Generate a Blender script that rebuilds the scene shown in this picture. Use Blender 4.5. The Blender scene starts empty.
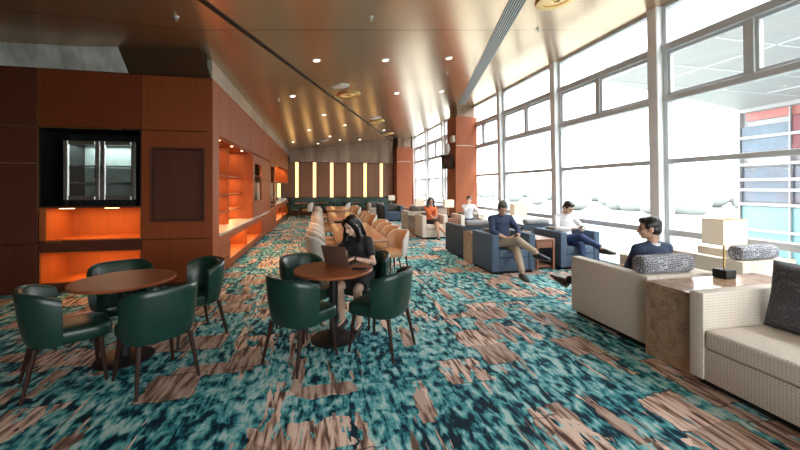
import bpy, bmesh, math, random
from mathutils import Vector, Matrix, Quaternion
random.seed(7)
C = bpy.context.scene.collection
V = Vector
PI = math.pi
def R(d): return math.radians(d)

# ------------------------------------------------------------------ materials
def new_mat(name):
    m = bpy.data.materials.new(name); m.use_nodes = True
    return m, m.node_tree, m.node_tree.nodes['Principled BSDF']
def node(nt, kind, ins=None, **kw):
    n = nt.nodes.new(kind)
    for k, v in kw.items(): setattr(n, k, v)
    for k, v in (ins or {}).items():
        if isinstance(v, bpy.types.NodeSocket): nt.links.new(v, n.inputs[k])
        else: n.inputs[k].default_value = v
    return n
def math_n(nt, op, a, b=0.0, c=0.0):
    return node(nt, 'ShaderNodeMath', {0: a, 1: b, 2: c}, operation=op).outputs[0]
def mixc(nt, f, a, b, blend='MIX'):
    n = nt.nodes.new('ShaderNodeMix'); n.data_type = 'RGBA'; n.blend_type = blend
    for i, v in ((0, f), (6, a), (7, b)):
        if isinstance(v, bpy.types.NodeSocket): nt.links.new(v, n.inputs[i])
        else: n.inputs[i].default_value = v if not isinstance(v, tuple) or len(v) == 4 else (*v, 1)
    return n.outputs[2]
def ramp(nt, f, stops, interp='LINEAR'):
    n = nt.nodes.new('ShaderNodeValToRGB'); n.color_ramp.interpolation = interp
    e = n.color_ramp.elements
    while len(e) < len(stops): e.new(0.5)
    for i, (p, c) in enumerate(stops):
        e[i].position = p; e[i].color = (*c, 1) if len(c) == 3 else c
    nt.links.new(f, n.inputs[0]); return n.outputs[0]
def coords(nt, scale=(1, 1, 1), rot=(0, 0, 0), world=False):
    if world: src = node(nt, 'ShaderNodeNewGeometry').outputs['Position']
    else: src = node(nt, 'ShaderNodeTexCoord').outputs['Object']
    return node(nt, 'ShaderNodeMapping', {'Vector': src, 'Scale': scale, 'Rotation': rot}).outputs[0]
def noise(nt, vec, scale=5, detail=3, rough=.5, dist=0):
    return node(nt, 'ShaderNodeTexNoise', {'Vector': vec, 'Scale': scale, 'Detail': detail, 'Roughness': rough, 'Distortion': dist}).outputs[0]
def bump(nt, b, h, strength=.3, dist=.01):
    n = node(nt, 'ShaderNodeBump', {'Height': h, 'Strength': strength, 'Distance': dist})
    nt.links.new(n.outputs[0], b.inputs['Normal'])
def mat(name, col, rough=.5, metal=0, var=.15, scale=(6, 6, 6), bmp=0, bscale=80, coat=0, spec=.5):
    """plain colour broken up with a little noise"""
    m, nt, b = new_mat(name)
    vec = coords(nt, scale)
    n = noise(nt, vec, 1.0, 4, .6)
    dark = tuple(c * (1 - var) for c in col); lite = tuple(min(1, c * (1 + var)) for c in col)
    nt.links.new(ramp(nt, n, [(.3, dark), (.7, lite)]), b.inputs['Base Color'])
    b.inputs['Roughness'].default_value = rough; b.inputs['Metallic'].default_value = metal
    b.inputs['Coat Weight'].default_value = coat; b.inputs['Coat Roughness'].default_value = .15
    b.inputs['Specular IOR Level'].default_value = spec
    if bmp: bump(nt, b, noise(nt, coords(nt), bscale, 2), bmp, .004)
    return m
def emis(name, col, strength):
    m, nt, b = new_mat(name)
    n = noise(nt, coords(nt), 3, 1)
    nt.links.new(ramp(nt, n, [(.2, tuple(c * .92 for c in col)), (.8, col)]), b.inputs['Emission Color'])
    b.inputs['Base Color'].default_value = (*col, 1)
    b.inputs['Emission Strength'].default_value = strength
    return m
M = {}
def wood(name, c1, c2, rough=.35, coat=.2, axis='z', spec=.5):
    m, nt, b = new_mat(name)
    sc = {'z': (14, 14, 1.2), 'x': (1.2, 14, 14), 'y': (14, 1.2, 14)}[axis]
    n = noise(nt, coords(nt, sc), 1.6, 6, .65, .4)
    n2 = noise(nt, coords(nt), .9, 2)
    col = ramp(nt, n, [(.25, c1), (.75, c2)])
    col = mixc(nt, math_n(nt, 'MULTIPLY', n2, .25), col, tuple(c * .55 for c in c1))
    nt.links.new(col, b.inputs['Base Color'])
    b.inputs['Roughness'].default_value = rough
    b.inputs['Coat Weight'].default_value = coat; b.inputs['Coat Roughness'].default_value = .2
    b.inputs['Specular IOR Level'].default_value = spec
    return m
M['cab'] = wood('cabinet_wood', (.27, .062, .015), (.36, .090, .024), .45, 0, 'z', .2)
M['cab_shaded'] = wood('shaded_cabinet_wood', (.135, .027, .008), (.185, .038, .011), .45, .0, 'z', .25)  # cabinet wood again, darkened to put the front's shade into its colour
M['cab_mid'] = wood('mid_cabinet_wood', (.20, .043, .011), (.27, .060, .016), .45, .0, 'z', .25)  # in-between copy of the cabinet wood, less of that shade in it
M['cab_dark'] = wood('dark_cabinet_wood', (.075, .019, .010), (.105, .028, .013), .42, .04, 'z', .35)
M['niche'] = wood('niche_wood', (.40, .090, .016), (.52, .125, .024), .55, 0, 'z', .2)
M['col'] = wood('column_wood', (.33, .082, .028), (.41, .112, .042), .42, .0, 'z', .25)
M['table'] = wood('table_wood', (.24, .062, .024), (.32, .092, .036), .36, .0, 'y', .25)
M['bar_table'] = wood('long_table_wood', (.34, .14, .065), (.44, .19, .09), .28, .35, 'y')
M['leg_wood'] = wood('dark_leg_wood', (.018, .007, .004), (.034, .012, .007), .4, 0, 'z', .25)
M['side_wood'] = wood('side_table_wood', (.24, .085, .042), (.33, .13, .07), .42, .05, 'x')
M['green'] = mat('green_leather', (.0065, .030, .021), .33, 0, .2, (5, 5, 5), .12, 160, .08)
M['green_pipe'] = mat('green_piping', (.005, .024, .017), .4)
M['banq'] = mat('green_banquette_leather', (.012, .062, .040), .42, 0, .2)
M['black'] = mat('black_metal', (.008, .008, .009), .5, 0, spec=.3)
M['black_plastic'] = mat('black_plastic', (.010, .010, .011), .45)
M['chrome'] = mat('brushed_steel', (.55, .55, .53), .28, 1, .1, (60, 60, 2))
M['gold'] = mat('brass', (.62, .42, .16), .28, 1, .08)
M['cream'] = mat('cream_fabric', (.62, .56, .50), .8, 0, .08, (30, 30, 30), .1, 300)
M['tan'] = mat('tan_leather', (.46, .23, .11), .45, 0, .15, (5, 5, 5), .1, 120)
M['white_paint'] = mat('white_paint', (.78, .77, .74), .5, 0, .03)
M['mullion'] = mat('mullion_paint', (.88, .89, .90), .45, 0, .03)  # near white: glare from the bright panes is put into the colour
M['frame'] = mat('window_frame_grey', (.62, .65, .68), .45, 0, .05)  # lightened bluish grey, haze around the windows painted into it
M['counter'] = mat('counter_stone', (.66, .56, .46), .25, 0, .12, (9, 9, 9))
def fabric(name, c1, c2, s=(150, 150, 150), rough=.85):
    m, nt, b = new_mat(name)
    v = coords(nt)
    w1 = node(nt, 'ShaderNodeTexWave', {'Vector': v, 'Scale': s[0] / 6, 'Distortion': 1.2, 'Detail': 1}, bands_direction='X', wave_type='BANDS').outputs[1]
    w2 = node(nt, 'ShaderNodeTexWave', {'Vector': v, 'Scale': s[1] / 6, 'Distortion': 1.2, 'Detail': 1}, bands_direction='Z', wave_type='BANDS').outputs[1]
    w3 = node(nt, 'ShaderNodeTexWave', {'Vector': v, 'Scale': s[2] / 6, 'Distortion': 1.2, 'Detail': 1}, bands_direction='Y', wave_type='BANDS').outputs[1]
    f = math_n(nt, 'MULTIPLY', math_n(nt, 'ADD', math_n(nt, 'ADD', w1, w2), w3), .333)
    n = noise(nt, v, 30, 3)
    f = math_n(nt, 'ADD', math_n(nt, 'MULTIPLY', f, .7), math_n(nt, 'MULTIPLY', n, .35))
    nt.links.new(ramp(nt, f, [(.25, c1), (.75, c2)]), b.inputs['Base Color'])
    b.inputs['Roughness'].default_value = rough
    bump(nt, b, f, .25, .003)
    return m
def tweed():
    m, nt, b = new_mat('ivory_tweed')
    v = coords(nt); sp = node(nt, 'ShaderNodeSeparateXYZ', {0: v}); k = None
    wob = noise(nt, v, 40, 2)
    ns = node(nt, 'ShaderNodeSeparateXYZ', {0: node(nt, 'ShaderNodeTexCoord').outputs['Normal']})
    for i in range(3):
        q = math_n(nt, 'PINGPONG', math_n(nt, 'ADD', sp.outputs[i], math_n(nt, 'MULTIPLY', wob, .006)), .011)
        l = math_n(nt, 'MULTIPLY', math_n(nt, 'LESS_THAN', q, .0024), math_n(nt, 'LESS_THAN', math_n(nt, 'ABSOLUTE', ns.outputs[i]), .6))
        k = l if k is None else math_n(nt, 'MAXIMUM', k, l)
    n = noise(nt, v, 220, 2)
    col = ramp(nt, n, [(.3, (.68, .60, .51)), (.7, (.84, .77, .68))])
    col = mixc(nt, math_n(nt, 'MULTIPLY', k, .75), col, (.50, .42, .345))
    nt.links.new(col, b.inputs['Base Color']); b.inputs['Roughness'].default_value = .85
    b.inputs['Specular IOR Level'].default_value = .2
    bump(nt, b, n, .25, .003); return m
M['tweed'] = tweed()
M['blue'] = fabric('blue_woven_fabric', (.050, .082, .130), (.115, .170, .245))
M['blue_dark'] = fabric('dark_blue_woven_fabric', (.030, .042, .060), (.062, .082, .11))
M['grey_cush'] = fabric('grey_cushion_fabric', (.20, .20, .21), (.36, .36, .37))
M['dark_cush'] = fabric('brown_grey_cushion_fabric', (.10, .085, .08), (.17, .15, .14))
def _dummy(): pass
def hex_fabric(name, c1, c2, s=38):
    m, nt, b = new_mat(name)
    v = coords(nt, (1, 1, 1), (R(4), R(3), R(5)))
    d = node(nt, 'ShaderNodeTexVoronoi', {'Vector': v, 'Scale': s, 'Randomness': .55}, feature='DISTANCE_TO_EDGE').outputs['Distance']
    nt.links.new(ramp(nt, d, [(.05, c2), (.16, c1)]), b.inputs['Base Color'])
    b.inputs['Roughness'].default_value = .85
    return m
M['hex'] = hex_fabric('grey_hexagon_fabric', (.040, .043, .062), (.46, .46, .50), 46)
M['hex_dark'] = hex_fabric('dark_hexagon_fabric', (.028, .028, .034), (.12, .12, .135), 60)
def stone():
    m, nt, b = new_mat('brown_marble')
    n = noise(nt, coords(nt, (3, 3, 3)), 1.4, 8, .65, 1.5)
    n2 = noise(nt, coords(nt, (8, 8, 8)), 1.2, 6, .6, 2.5)
    col = ramp(nt, n, [(.32, (.20, .105, .055)), (.5, (.38, .225, .13)), (.68, (.50, .34, .225))])
    v = math_n(nt, 'ABSOLUTE', math_n(nt, 'SUBTRACT', n2, .5))
    col = mixc(nt, ramp(nt, v, [(.0, (.6, .6, .6)), (.03, (0, 0, 0))]), col, (.52, .44, .36))
    nt.links.new(col, b.inputs['Base Color'])
    b.inputs['Roughness'].default_value = .18
    return m
M['stone'] = stone()
def lattice():
    m, nt, b = new_mat('lattice_screen')
    geo = node(nt, 'ShaderNodeNewGeometry').outputs['Position']
    sp = node(nt, 'ShaderNodeSeparateXYZ', {0: geo})
    u = math_n(nt, 'ADD', sp.outputs[0], sp.outputs[2]); w = math_n(nt, 'SUBTRACT', sp.outputs[0], sp.outputs[2])
    k = 1 / .15
    fu = math_n(nt, 'PINGPONG', math_n(nt, 'MULTIPLY', u, k), .5); fw = math_n(nt, 'PINGPONG', math_n(nt, 'MULTIPLY', w, k), .5)
    f = math_n(nt, 'MINIMUM', fu, fw)
    nt.links.new(ramp(nt, f, [(.10, (.46, .20, .085)), (.2, (.12, .046, .020))]), b.inputs['Base Color'])
    b.inputs['Roughness'].default_value = .45
    return m
M['lattice'] = lattice()
def ceiling_mat():
    m, nt, b = new_mat('bronze_ceiling_panels')
    geo = node(nt, 'ShaderNodeNewGeometry').outputs['Position']
    sp = node(nt, 'ShaderNodeSeparateXYZ', {0: geo}); x, y = sp.outputs[0], sp.outputs[1]
    u = math_n(nt, 'SUBTRACT', math_n(nt, 'MULTIPLY', x, .958), math_n(nt, 'MULTIPLY', y, .287))
    w = math_n(nt, 'SUBTRACT', y, math_n(nt, 'MULTIPLY', x, .077))
    du = math_n(nt, 'PINGPONG', math_n(nt, 'ADD', u, 2.55 + 11.8), .59)
    dw = math_n(nt, 'PINGPONG', math_n(nt, 'ADD', w, 26.4 - 5.36), 1.32)
    su = math_n(nt, 'LESS_THAN', du, .007); sw = math_n(nt, 'LESS_THAN', dw, .012)
    n = noise(nt, coords(nt, (.5, .5, .5), world=True), 1.0, 3)
    col = ramp(nt, n, [(.3, (.50, .335, .200)), (.7, (.58, .41, .265))])
    col = mixc(nt, math_n(nt, 'MULTIPLY', su, .5), col, (.60, .45, .28))
    col = mixc(nt, math_n(nt, 'MULTIPLY', sw, .85), col, (.06, .04, .025))
    nt.links.new(col, b.inputs['Base Color'])
    b.inputs['Metallic'].default_value = .78
    b.inputs['Roughness'].default_value = .24
    wv = noise(nt, coords(nt, (.8, .22, 1), (0, 0, R(-16)), world=True), 1.0, 0)
    bump(nt, b, wv, .06, .05)
    return m
M['ceiling'] = ceiling_mat()
def steel_panel():
    m, nt, b = new_mat('satin_steel_panel')
    n = noise(nt, coords(nt, (1.6, 1.6, .25), world=True), 1.3, 2, .5, .3)
    nt.links.new(ramp(nt, n, [(.3, (.10, .060, .038)), (.7, (.24, .165, .115))]), b.inputs['Base Color'])  # brown tone and streaks paint the room's reflections into the steel
    b.inputs['Metallic'].default_value = .6; b.inputs['Roughness'].default_value = .3
    bump(nt, b, n, .25, .1)
    return m
M['steel'] = steel_panel()
def carpet():
    m, nt, b = new_mat('teal_and_copper_carpet')
    P = node(nt, 'ShaderNodeNewGeometry').outputs['Position']
    def mp(sc, loc=(0, 0, 0)):
        return node(nt, 'ShaderNodeMapping', {'Vector': P, 'Scale': sc, 'Location': loc}).outputs[0]
    # streaks: ripples mostly along the room with crosswise breaks
    s1 = noise(nt, mp((16, 6.4, 1)), 1, 2.5, .55, .35)
    s2 = noise(nt, mp((11, 11, 1), (3, 7, 0)), 1, 2, .5, .4)
    reg = noise(nt, mp((.9, .8, 1), (11, 4, 0)), 1, 2)
    regf = ramp(nt, reg, [(.44, (0, 0, 0)), (.56, (1, 1, 1))])
    st = mixc(nt, math_n(nt, 'MULTIPLY', regf, .5), s1, s2)
    tone = math_n(nt, 'ADD', st, math_n(nt, 'MULTIPLY', math_n(nt, 'SUBTRACT', noise(nt, mp((1.6, 1.1, 1), (4, 1, 0)), 1, 2), .5), .28))
    fine = noise(nt, mp((38, 11, 1), (4, 4, 0)), 1, 2, .5, .4)
    tone = math_n(nt, 'ADD', tone, math_n(nt, 'MULTIPLY', math_n(nt, 'SUBTRACT', fine, .5), .26))
    lines = noise(nt, mp((16, .7, 1), (6, 2, 0)), 1, 1.5, .5, .2)
    tone = math_n(nt, 'SUBTRACT', tone, math_n(nt, 'MULTIPLY', math_n(nt, 'GREATER_THAN', lines, .61), .06))
    teal = ramp(nt, tone, [(.37, (.002, .014, .026)), (.415, (.006, .055, .082)), (.46, (.026, .195, .225)), (.51, (.10, .38, .40)), (.56, (.25, .50, .50)), (.62, (.48, .66, .63))])
    cs = noise(nt, mp((25, 3.2, 1), (8, 3, 0)), 1, 2.0, .5, .3)
    copper = ramp(nt, cs, [(.37, (.09, .045, .032)), (.43, (.32, .17, .12)), (.49, (.58, .36, .27)), (.58, (.86, .62, .50))])
    # carpet patches: squared cells, some of them copper
    wob = node(nt, 'ShaderNodeTexNoise', {'Vector': P, 'Scale': 9.0, 'Detail': 2.5})
    off = node(nt, 'ShaderNodeVectorMath', {0: wob.outputs['Color'], 1: (.5, .5, .5)}, operation='SUBTRACT').outputs[0]
    off = node(nt, 'ShaderNodeVectorMath', {0: off, 'Scale': .10}, operation='SCALE').outputs[0]
    PP = node(nt, 'ShaderNodeVectorMath', {0: P, 1: off}, operation='ADD').outputs[0]
    def cells(sc, loc, rnd):
        v = node(nt, 'ShaderNodeMapping', {'Vector': PP, 'Scale': sc, 'Location': loc}).outputs[0]
        n = node(nt, 'ShaderNodeTexVoronoi', {'Vector': v, 'Scale': 1, 'Randomness': rnd}, voronoi_dimensions='2D', distance='CHEBYCHEV', feature='F1')
        sp = node(nt, 'ShaderNodeSeparateColor', {0: n.outputs['Color']})
        return n.outputs['Distance'], sp.outputs[0], sp.outputs[1]
    d1, r1, q1 = cells((2.2, 2.1, 1), (0, 0, 0), .75)
    big = math_n(nt, 'MULTIPLY', math_n(nt, 'GREATER_THAN', r1, .60), math_n(nt, 'LESS_THAN', d1, .42))
    d2, r2, q2 = cells((6.5, 1.5, 1), (5, 2, 0), .95)
    small = math_n(nt, 'MULTIPLY', math_n(nt, 'GREATER_THAN', r2, .84), math_n(nt, 'LESS_THAN', d2, .42))
    d3, r3, q3 = cells((1.2, 4.2, 1), (9, 6, 0), .95)
    band = math_n(nt, 'MULTIPLY', math_n(nt, 'GREATER_THAN', r3, .88), math_n(nt, 'LESS_THAN', d3, .40))
    th = noise(nt, mp((12, 1.2, 1), (2, 9, 0)), 1, 2.5, .55, .8)
    thm = math_n(nt, 'MULTIPLY', math_n(nt, 'GREATER_THAN', th, .625), math_n(nt, 'LESS_THAN', reg, .53))
    # the streaks eat into the patches so that their edges stay ragged
    eat = math_n(nt, 'GREATER_THAN', math_n(nt, 'ADD', noise(nt, mp((16, 4.5, 1), (1, 1, 0)), 1, 2), math_n(nt, 'MULTIPLY', q1, .30)), .49)
    soft = math_n(nt, 'MAXIMUM', math_n(nt, 'MAXIMUM', big, small), band)
    k = math_n(nt, 'MAXIMUM', math_n(nt, 'MULTIPLY', soft, eat), thm)
    copper = mixc(nt, math_n(nt, 'MULTIPLY', math_n(nt, 'GREATER_THAN', q1, .55), .45), copper, (.22, .13, .10))
    col = mixc(nt, k, teal, copper)
    # dark stitched outline round the big patches
    ol = math_n(nt, 'MULTIPLY', math_n(nt, 'MULTIPLY', math_n(nt, 'GREATER_THAN', r1, .60), math_n(nt, 'LESS_THAN', math_n(nt, 'ABSOLUTE', math_n(nt, 'SUBTRACT', d1, .425)), .014)), .7)
    col = mixc(nt, ol, col, (.012, .03, .035))
    grain = noise(nt, mp((170, 170, 1)), 1, 1)
    col = mixc(nt, math_n(nt, 'MULTIPLY', grain, .22), col, (.012, .025, .03))
    nt.links.new(col, b.inputs['Base Color'])
    b.inputs['Roughness'].default_value = .75
    b.inputs['Specular IOR Level'].default_value = .12
    b.inputs['Sheen Weight'].default_value = 0
    bump(nt, b, grain, .35, .01)
    return m
M['carpet'] = carpet()
def glass(name, tint=(1, 1, 1), refl=.07, rough=.02):
    m, nt, b = new_mat(name); nt.nodes.remove(b)
    out = [n for n in nt.nodes if n.type == 'OUTPUT_MATERIAL'][0]
    n = noise(nt, coords(nt), .7, 1)
    tr = node(nt, 'ShaderNodeBsdfTransparent'); gl = node(nt, 'ShaderNodeBsdfGlossy', {'Roughness': rough})
    nt.links.new(ramp(nt, n, [(.2, tuple(c * .98 for c in tint)), (.8, tint)]), tr.inputs[0])
    mx = node(nt, 'ShaderNodeMixShader', {0: refl, 1: tr.outputs[0], 2: gl.outputs[0]})
    nt.links.new(mx.outputs[0], out.inputs[0]); return m
M['glass'] = glass('window_glass', (.96, .98, .98), .05)
M['fridge_glass'] = glass('fridge_glass', (.75, .82, .80), .28, .06)
M['shade'] = emis('lamp_shade_linen', (.84, .74, .58), .14)
M['strip'] = emis('warm_light_strip', (1.0, .64, .25), 1.0)
M['led'] = emis('downlight_glow', (1.0, .90, .75), 8)
M['ledwarm'] = emis('niche_led', (1.0, .62, .25), 7)
M['glow'] = emis('recess_glow', (.62, .42, .20), .35)
M['screen'] = mat('dark_screen', (.012, .014, .018), .12)
M['laptop'] = mat('laptop_shell', (.20, .125, .09), .4, .5)  # brown stands in for the warm reflection on the lid
M['skin'] = mat('skin', (.56, .32, .22), .5, 0, .06)
M['skin_light'] = mat('light_skin', (.64, .40, .29), .5, 0, .06)
M['lip'] = mat('lips', (.36, .09, .08), .5)
M['eye'] = mat('dark_eye', (.02, .014, .012), .25)
M['hair'] = mat('black_hair', (.010, .008, .008), .38, 0, .3, (60, 60, 6))
M['hair_grey'] = mat('greying_hair', (.055, .050, .048), .5, 0, .4, (60, 60, 20))
M['black_cloth'] = mat('black_cloth', (.010, .010, .012), .8, 0, .2)
M['navy_cloth'] = mat('navy_cloth', (.020, .035, .085), .75, 0, .2)
M['suit'] = mat('suit_navy', (.018, .032, .075), .8, 0, .15)
M['white_cloth'] = mat('white_cloth', (.74, .74, .76), .8, 0, .05)
M['khaki'] = mat('khaki_cloth', (.40, .31, .22), .8, 0, .1)
M['blue_jean'] = mat('dark_blue_denim', (.020, .040, .12), .8, 0, .2)
M['orange'] = mat('orange_cloth', (.62, .13, .035), .75, 0, .12)
M['shoe'] = mat('black_shoe', (.012, .012, .014), .4)
M['shoe_brown'] = mat('brown_shoe', (.035, .022, .016), .4)
M['sole'] = mat('shoe_sole', (.30, .26, .22), .7)

# ------------------------------------------------------------------ mesh helpers
class MB:
    """collects shapes and links them as ONE mesh object"""
    def __init__(s): s.bm = bmesh.new()
    def _merge(s, b, mtx=None):
        if mtx is not None: bmesh.ops.transform(b, matrix=mtx, verts=b.verts)
        me = bpy.data.meshes.new('t'); b.to_mesh(me); b.free(); s.bm.from_mesh(me); bpy.data.meshes.remove(me)
    def box(s, x0, x1, y0, y1, z0, z1, bev=0, seg=2, mtx=None):
        b = bmesh.new(); bmesh.ops.create_cube(b, size=1)
        bmesh.ops.transform(b, matrix=Matrix.Translation(((x0 + x1) / 2, (y0 + y1) / 2, (z0 + z1) / 2)) @ Matrix.Diagonal((abs(x1 - x0), abs(y1 - y0), abs(z1 - z0), 1)), verts=b.verts)
        if bev: bmesh.ops.bevel(b, geom=b.edges[:], offset=bev, segments=seg, profile=.6, affect='EDGES', clamp_overlap=True)
        s._merge(b, mtx); return s
    def cyl(s, p, r, h, seg=24, r2=None, axis='z', bev=0):
        b = bmesh.new(); bmesh.ops.create_cone(b, cap_ends=True, segments=seg, radius1=r, radius2=r if r2 is None else r2, depth=h)
        rot = {'z': Matrix.Identity(4), 'x': Matrix.Rotation(PI / 2, 4, 'Y'), 'y': Matrix.Rotation(-PI / 2, 4, 'X')}[axis]
        if bev: bmesh.ops.bevel(b, geom=[e for e in b.edges if len(e.link_faces) == 2 and any(len(f.verts) > 4 for f in e.link_faces)], offset=bev, segments=2, affect='EDGES')
        off = {'z': V((0, 0, h / 2)), 'x': V((h / 2, 0, 0)), 'y': V((0, h / 2, 0))}[axis]
        s._merge(b, Matrix.Translation(V(p) + off) @ rot); return s
    def ball(s, p, r, mtx=None, seg=16):
        b = bmesh.new(); bmesh.ops.create_uvsphere(b, u_segments=seg, v_segments=max(6, seg // 2 + 2), radius=1)
        r = (r, r, r) if not hasattr(r, '__len__') else r
        m = Matrix.Translation(V(p)) @ (mtx.to_4x4() if mtx is not None else Matrix.Identity(4)) @ Matrix.Diagonal((*r, 1))
        s._merge(b, m); return s
    def loft(s, rings, caps=True, closed=False):
        b = s.bm; vr = [[b.verts.new(p) for p in r] for r in rings]
        n = len(rings[0]); k = len(rings)
        for i in range(k if closed else k - 1):
            a, c = vr[i], vr[(i + 1) % k]
            for j in range(n): b.faces.new((a[j], a[(j + 1) % n], c[(j + 1) % n], c[j]))
        if caps and not closed:
            b.faces.new(list(reversed(vr[0]))); b.faces.new(vr[-1])
        return s
    def tube(s, pts, rad, seg=10, right=None, flat=1.0, caps=True):
        """tapered tube along points; rad may be numbers or (a, b) pairs; a lies along `right`"""
        pts = [V(p) for p in pts]; n = len(pts)
        rad = rad if hasattr(rad, '__len__') else [rad] * n
        rings = []; r0 = None
        for i, p in enumerate(pts):
            t = (pts[min(i + 1, n - 1)] - pts[max(i - 1, 0)]).normalized()
            if r0 is None:
                r0 = V(right) if right is not None else (V((1, 0, 0)) if abs(t.x) < .8 else V((0, 1, 0)))
            r0 = (r0 - t * r0.dot(t)).normalized(); u = t.cross(r0)
            a, c = rad[i] if hasattr(rad[i], '__len__') else (rad[i], rad[i] * flat)
            rings.append([p + r0 * (a * math.cos(2 * PI * j / seg)) + u * (c * math.sin(2 * PI * j / seg)) for j in range(seg)])
        return s.loft(rings, caps)
    def lathe(s, prof, p=(0, 0, 0), seg=32):
        p = V(p)
        return s.loft([[p + V((r * math.cos(2 * PI * j / seg), r * math.sin(2 * PI * j / seg), z)) for j in range(seg)] for r, z in prof])
    def poly(s, pts):
        s.bm.faces.new([s.bm.verts.new(p) for p in pts]); return s
    def prism(s, pts, d):
        d = V(d); a = [s.bm.verts.new(V(p)) for p in pts]; c = [s.bm.verts.new(V(p) + d) for p in pts]; n = len(pts)
        s.bm.faces.new(list(reversed(a))); s.bm.faces.new(c)
        for j in range(n): s.bm.faces.new((a[j], a[(j + 1) % n], c[(j + 1) % n], c[j]))
        return s
    def build(s, name, m, parent=None, smooth=True, angle=35, **kw):
        bmesh.ops.recalc_face_normals(s.bm, faces=s.bm.faces)
        me = bpy.data.meshes.new(name); s.bm.to_mesh(me); s.bm.free()
        me.materials.append(M[m] if isinstance(m, str) else m)
        if smooth:
            me.polygons.foreach_set('use_smooth', [True] * len(me.polygons)); me.set_sharp_from_angle(angle=R(angle))
        o = bpy.data.objects.new(name, me); C.objects.link(o)
        if parent is not None: o.parent = parent
        for k, v in kw.items(): o[k] = v
        return o
    def build_voxel(s, name, m, parent=None, vox=.008, smooth=3, **kw):
        """joins everything into one continuous surface"""
        bmesh.ops.recalc_face_normals(s.bm, faces=s.bm.faces)
        me = bpy.data.meshes.new(name); s.bm.to_mesh(me); s.bm.free()
        o = bpy.data.objects.new(name, me); C.objects.link(o)
        md = o.modifiers.new('r', 'REMESH'); md.mode = 'VOXEL'; md.voxel_size = vox
        if smooth:
            sm = o.modifiers.new('s', 'SMOOTH'); sm.iterations = smooth; sm.factor = .5
        dg = bpy.context.evaluated_depsgraph_get(); dg.update()
        nm = bpy.data.meshes.new_from_object(o.evaluated_get(dg))
        o.modifiers.clear(); o.data = nm; bpy.data.meshes.remove(me); nm.name = name
        nm.materials.clear(); nm.materials.append(M[m] if isinstance(m, str) else m)
        nm.polygons.foreach_set('use_smooth', [True] * len(nm.polygons))
        if parent is not None: o.parent = parent
        for k, v in kw.items(): o[k] = v
        return o

def tag(o, label=None, cat=None, group=None, kind=None):
    for k, v in (('label', label), ('category', cat), ('group', group), ('kind', kind)):
        if v: o[k] = v
    return o
def thing(name, label, cat, loc=(0, 0, 0), rz=0, group=None):
    o = bpy.data.objects.new(name, None); C.objects.link(o); o.empty_display_size = .1
    o.location = loc; o.rotation_euler = (0, 0, rz)
    return tag(o, label, cat, group)
def struct(mb, name, m, **kw):
    o = mb.build(name, m, **kw); o['kind'] = 'structure'; return o
def copy_tree(o, parent=None):
    c = o.copy(); C.objects.link(c)
    if parent is not None: c.parent = parent
    for ch in [x for x in bpy.data.objects if x.parent == o]: copy_tree(ch, c)
    return c
class Proto:
    """the first placement moves the built thing itself, every later one copies it with its parts"""
    def __init__(s, root): s.root, s.used = root, False
    def put(s, loc, rz, label, group=None):
        o = copy_tree(s.root) if s.used else s.root
        s.used = True
        o.location = loc; o.rotation_euler = (0, 0, rz); o['label'] = label
        if group: o['group'] = group
        elif 'group' in o: del o['group']
        return o
def face(dx, dy): return math.atan2(-dx, dy)      # turn local +Y towards (dx, dy)

# ------------------------------------------------------------------ the room
def ceil_z(x): return 3.68 + .13 * (x + 1.73) if x > -1.73 else 3.68
XW = 5.76                                   # foot of the window wall, it leans in a little
LEAN = -.022
struct(MB().box(-6.7, 5.95, -4.1, 21.75, -.12, 0), 'floor', 'carpet')
mb = MB(); prof = [(-6.7, 3.68), (-1.73, 3.68), (5.66, ceil_z(5.66)), (5.66, 5.1), (-6.7, 5.1)]
mb.prism([(x, -4.1, z) for x, z in prof], (0, 25.85, 0)); struct(mb, 'ceiling', 'ceiling', smooth=False)
M['wall_warm'] = mat('warm_wall_paint', (.34, .27, .21), .6, 0, .08)
M['wall_brown'] = mat('brown_wall', (.10, .048, .024), .5, 0, .1)
struct(MB().box(-6.7, 5.9, 21.6, 21.75, 0, 4.8), 'wall_back', 'wall_brown')
struct(MB().box(-6.7, -6.5, -4.1, 21.6, 0, 3.75), 'wall_left', 'wall_brown')
struct(MB().box(-6.7, -5.9, -4.25, -4.1, 0, 4.8).box(5.2, 5.9, -4.25, -4.1, 0, 4.8).box(-1.0, 5.2, -4.25, -4.1, 0, .3).box(-5.9, -1.0, -4.25, -4.1, 0, 3.45).box(-5.9, 5.2, -4.25, -4.1, 3.45, 4.8), 'wall_front', 'wall_warm', smooth=False)

# steel fascia from the cabinet tops up to the ceiling
M['steel_bright'] = mat('steel_with_reflections', (.74, .74, .71), .4, .3, .45, (2.6, 2.6, .2))  # strong pale streaks painted in as reflections of bright windows
M['bronze_dark'] = mat('dark_bronze_panel', (.10, .058, .034), .4, .5, .15, (2, 2, .4))
def fascia(x0, x1, name, m):
    def top(x): return (x, 6.355 - max(0, (x + 4.4)) * .20, 3.69)
    mb = MB(); mb.prism([(x1, 6.37, 3.385), top(x1), top(x0), (x0, 6.37, 3.385)], (0, .02, 0)); struct(mb, name, m, smooth=False)
fascia(-6.5, -3.52, 'trim_15', 'steel_bright'); fascia(-3.51, -2.93, 'trim_16', 'steel_bright'); fascia(-2.925, -1.74, 'trim_1', 'bronze_dark')
M['steel_long'] = mat('long_steel_fascia', (.46, .42, .36), .3, .7, .35, (.9, .9, .2))  # silvery streaks in the colour imitate reflections along the fascia
struct(MB().box(-1.80, -1.725, 6.37, 21.6, 3.385, 3.70), 'trim_2', 'steel_long', smooth=False)
mb = MB(); mb.prism([(-1.72, 21.30, 3.05), (4.35, 21.30, 3.05), (4.35, 21.30, ceil_z(4.35) + .02), (-1.72, 21.30, 3.70)], (0, .3, 0))
struct(mb, 'trim_3', 'steel', smooth=False)

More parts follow.
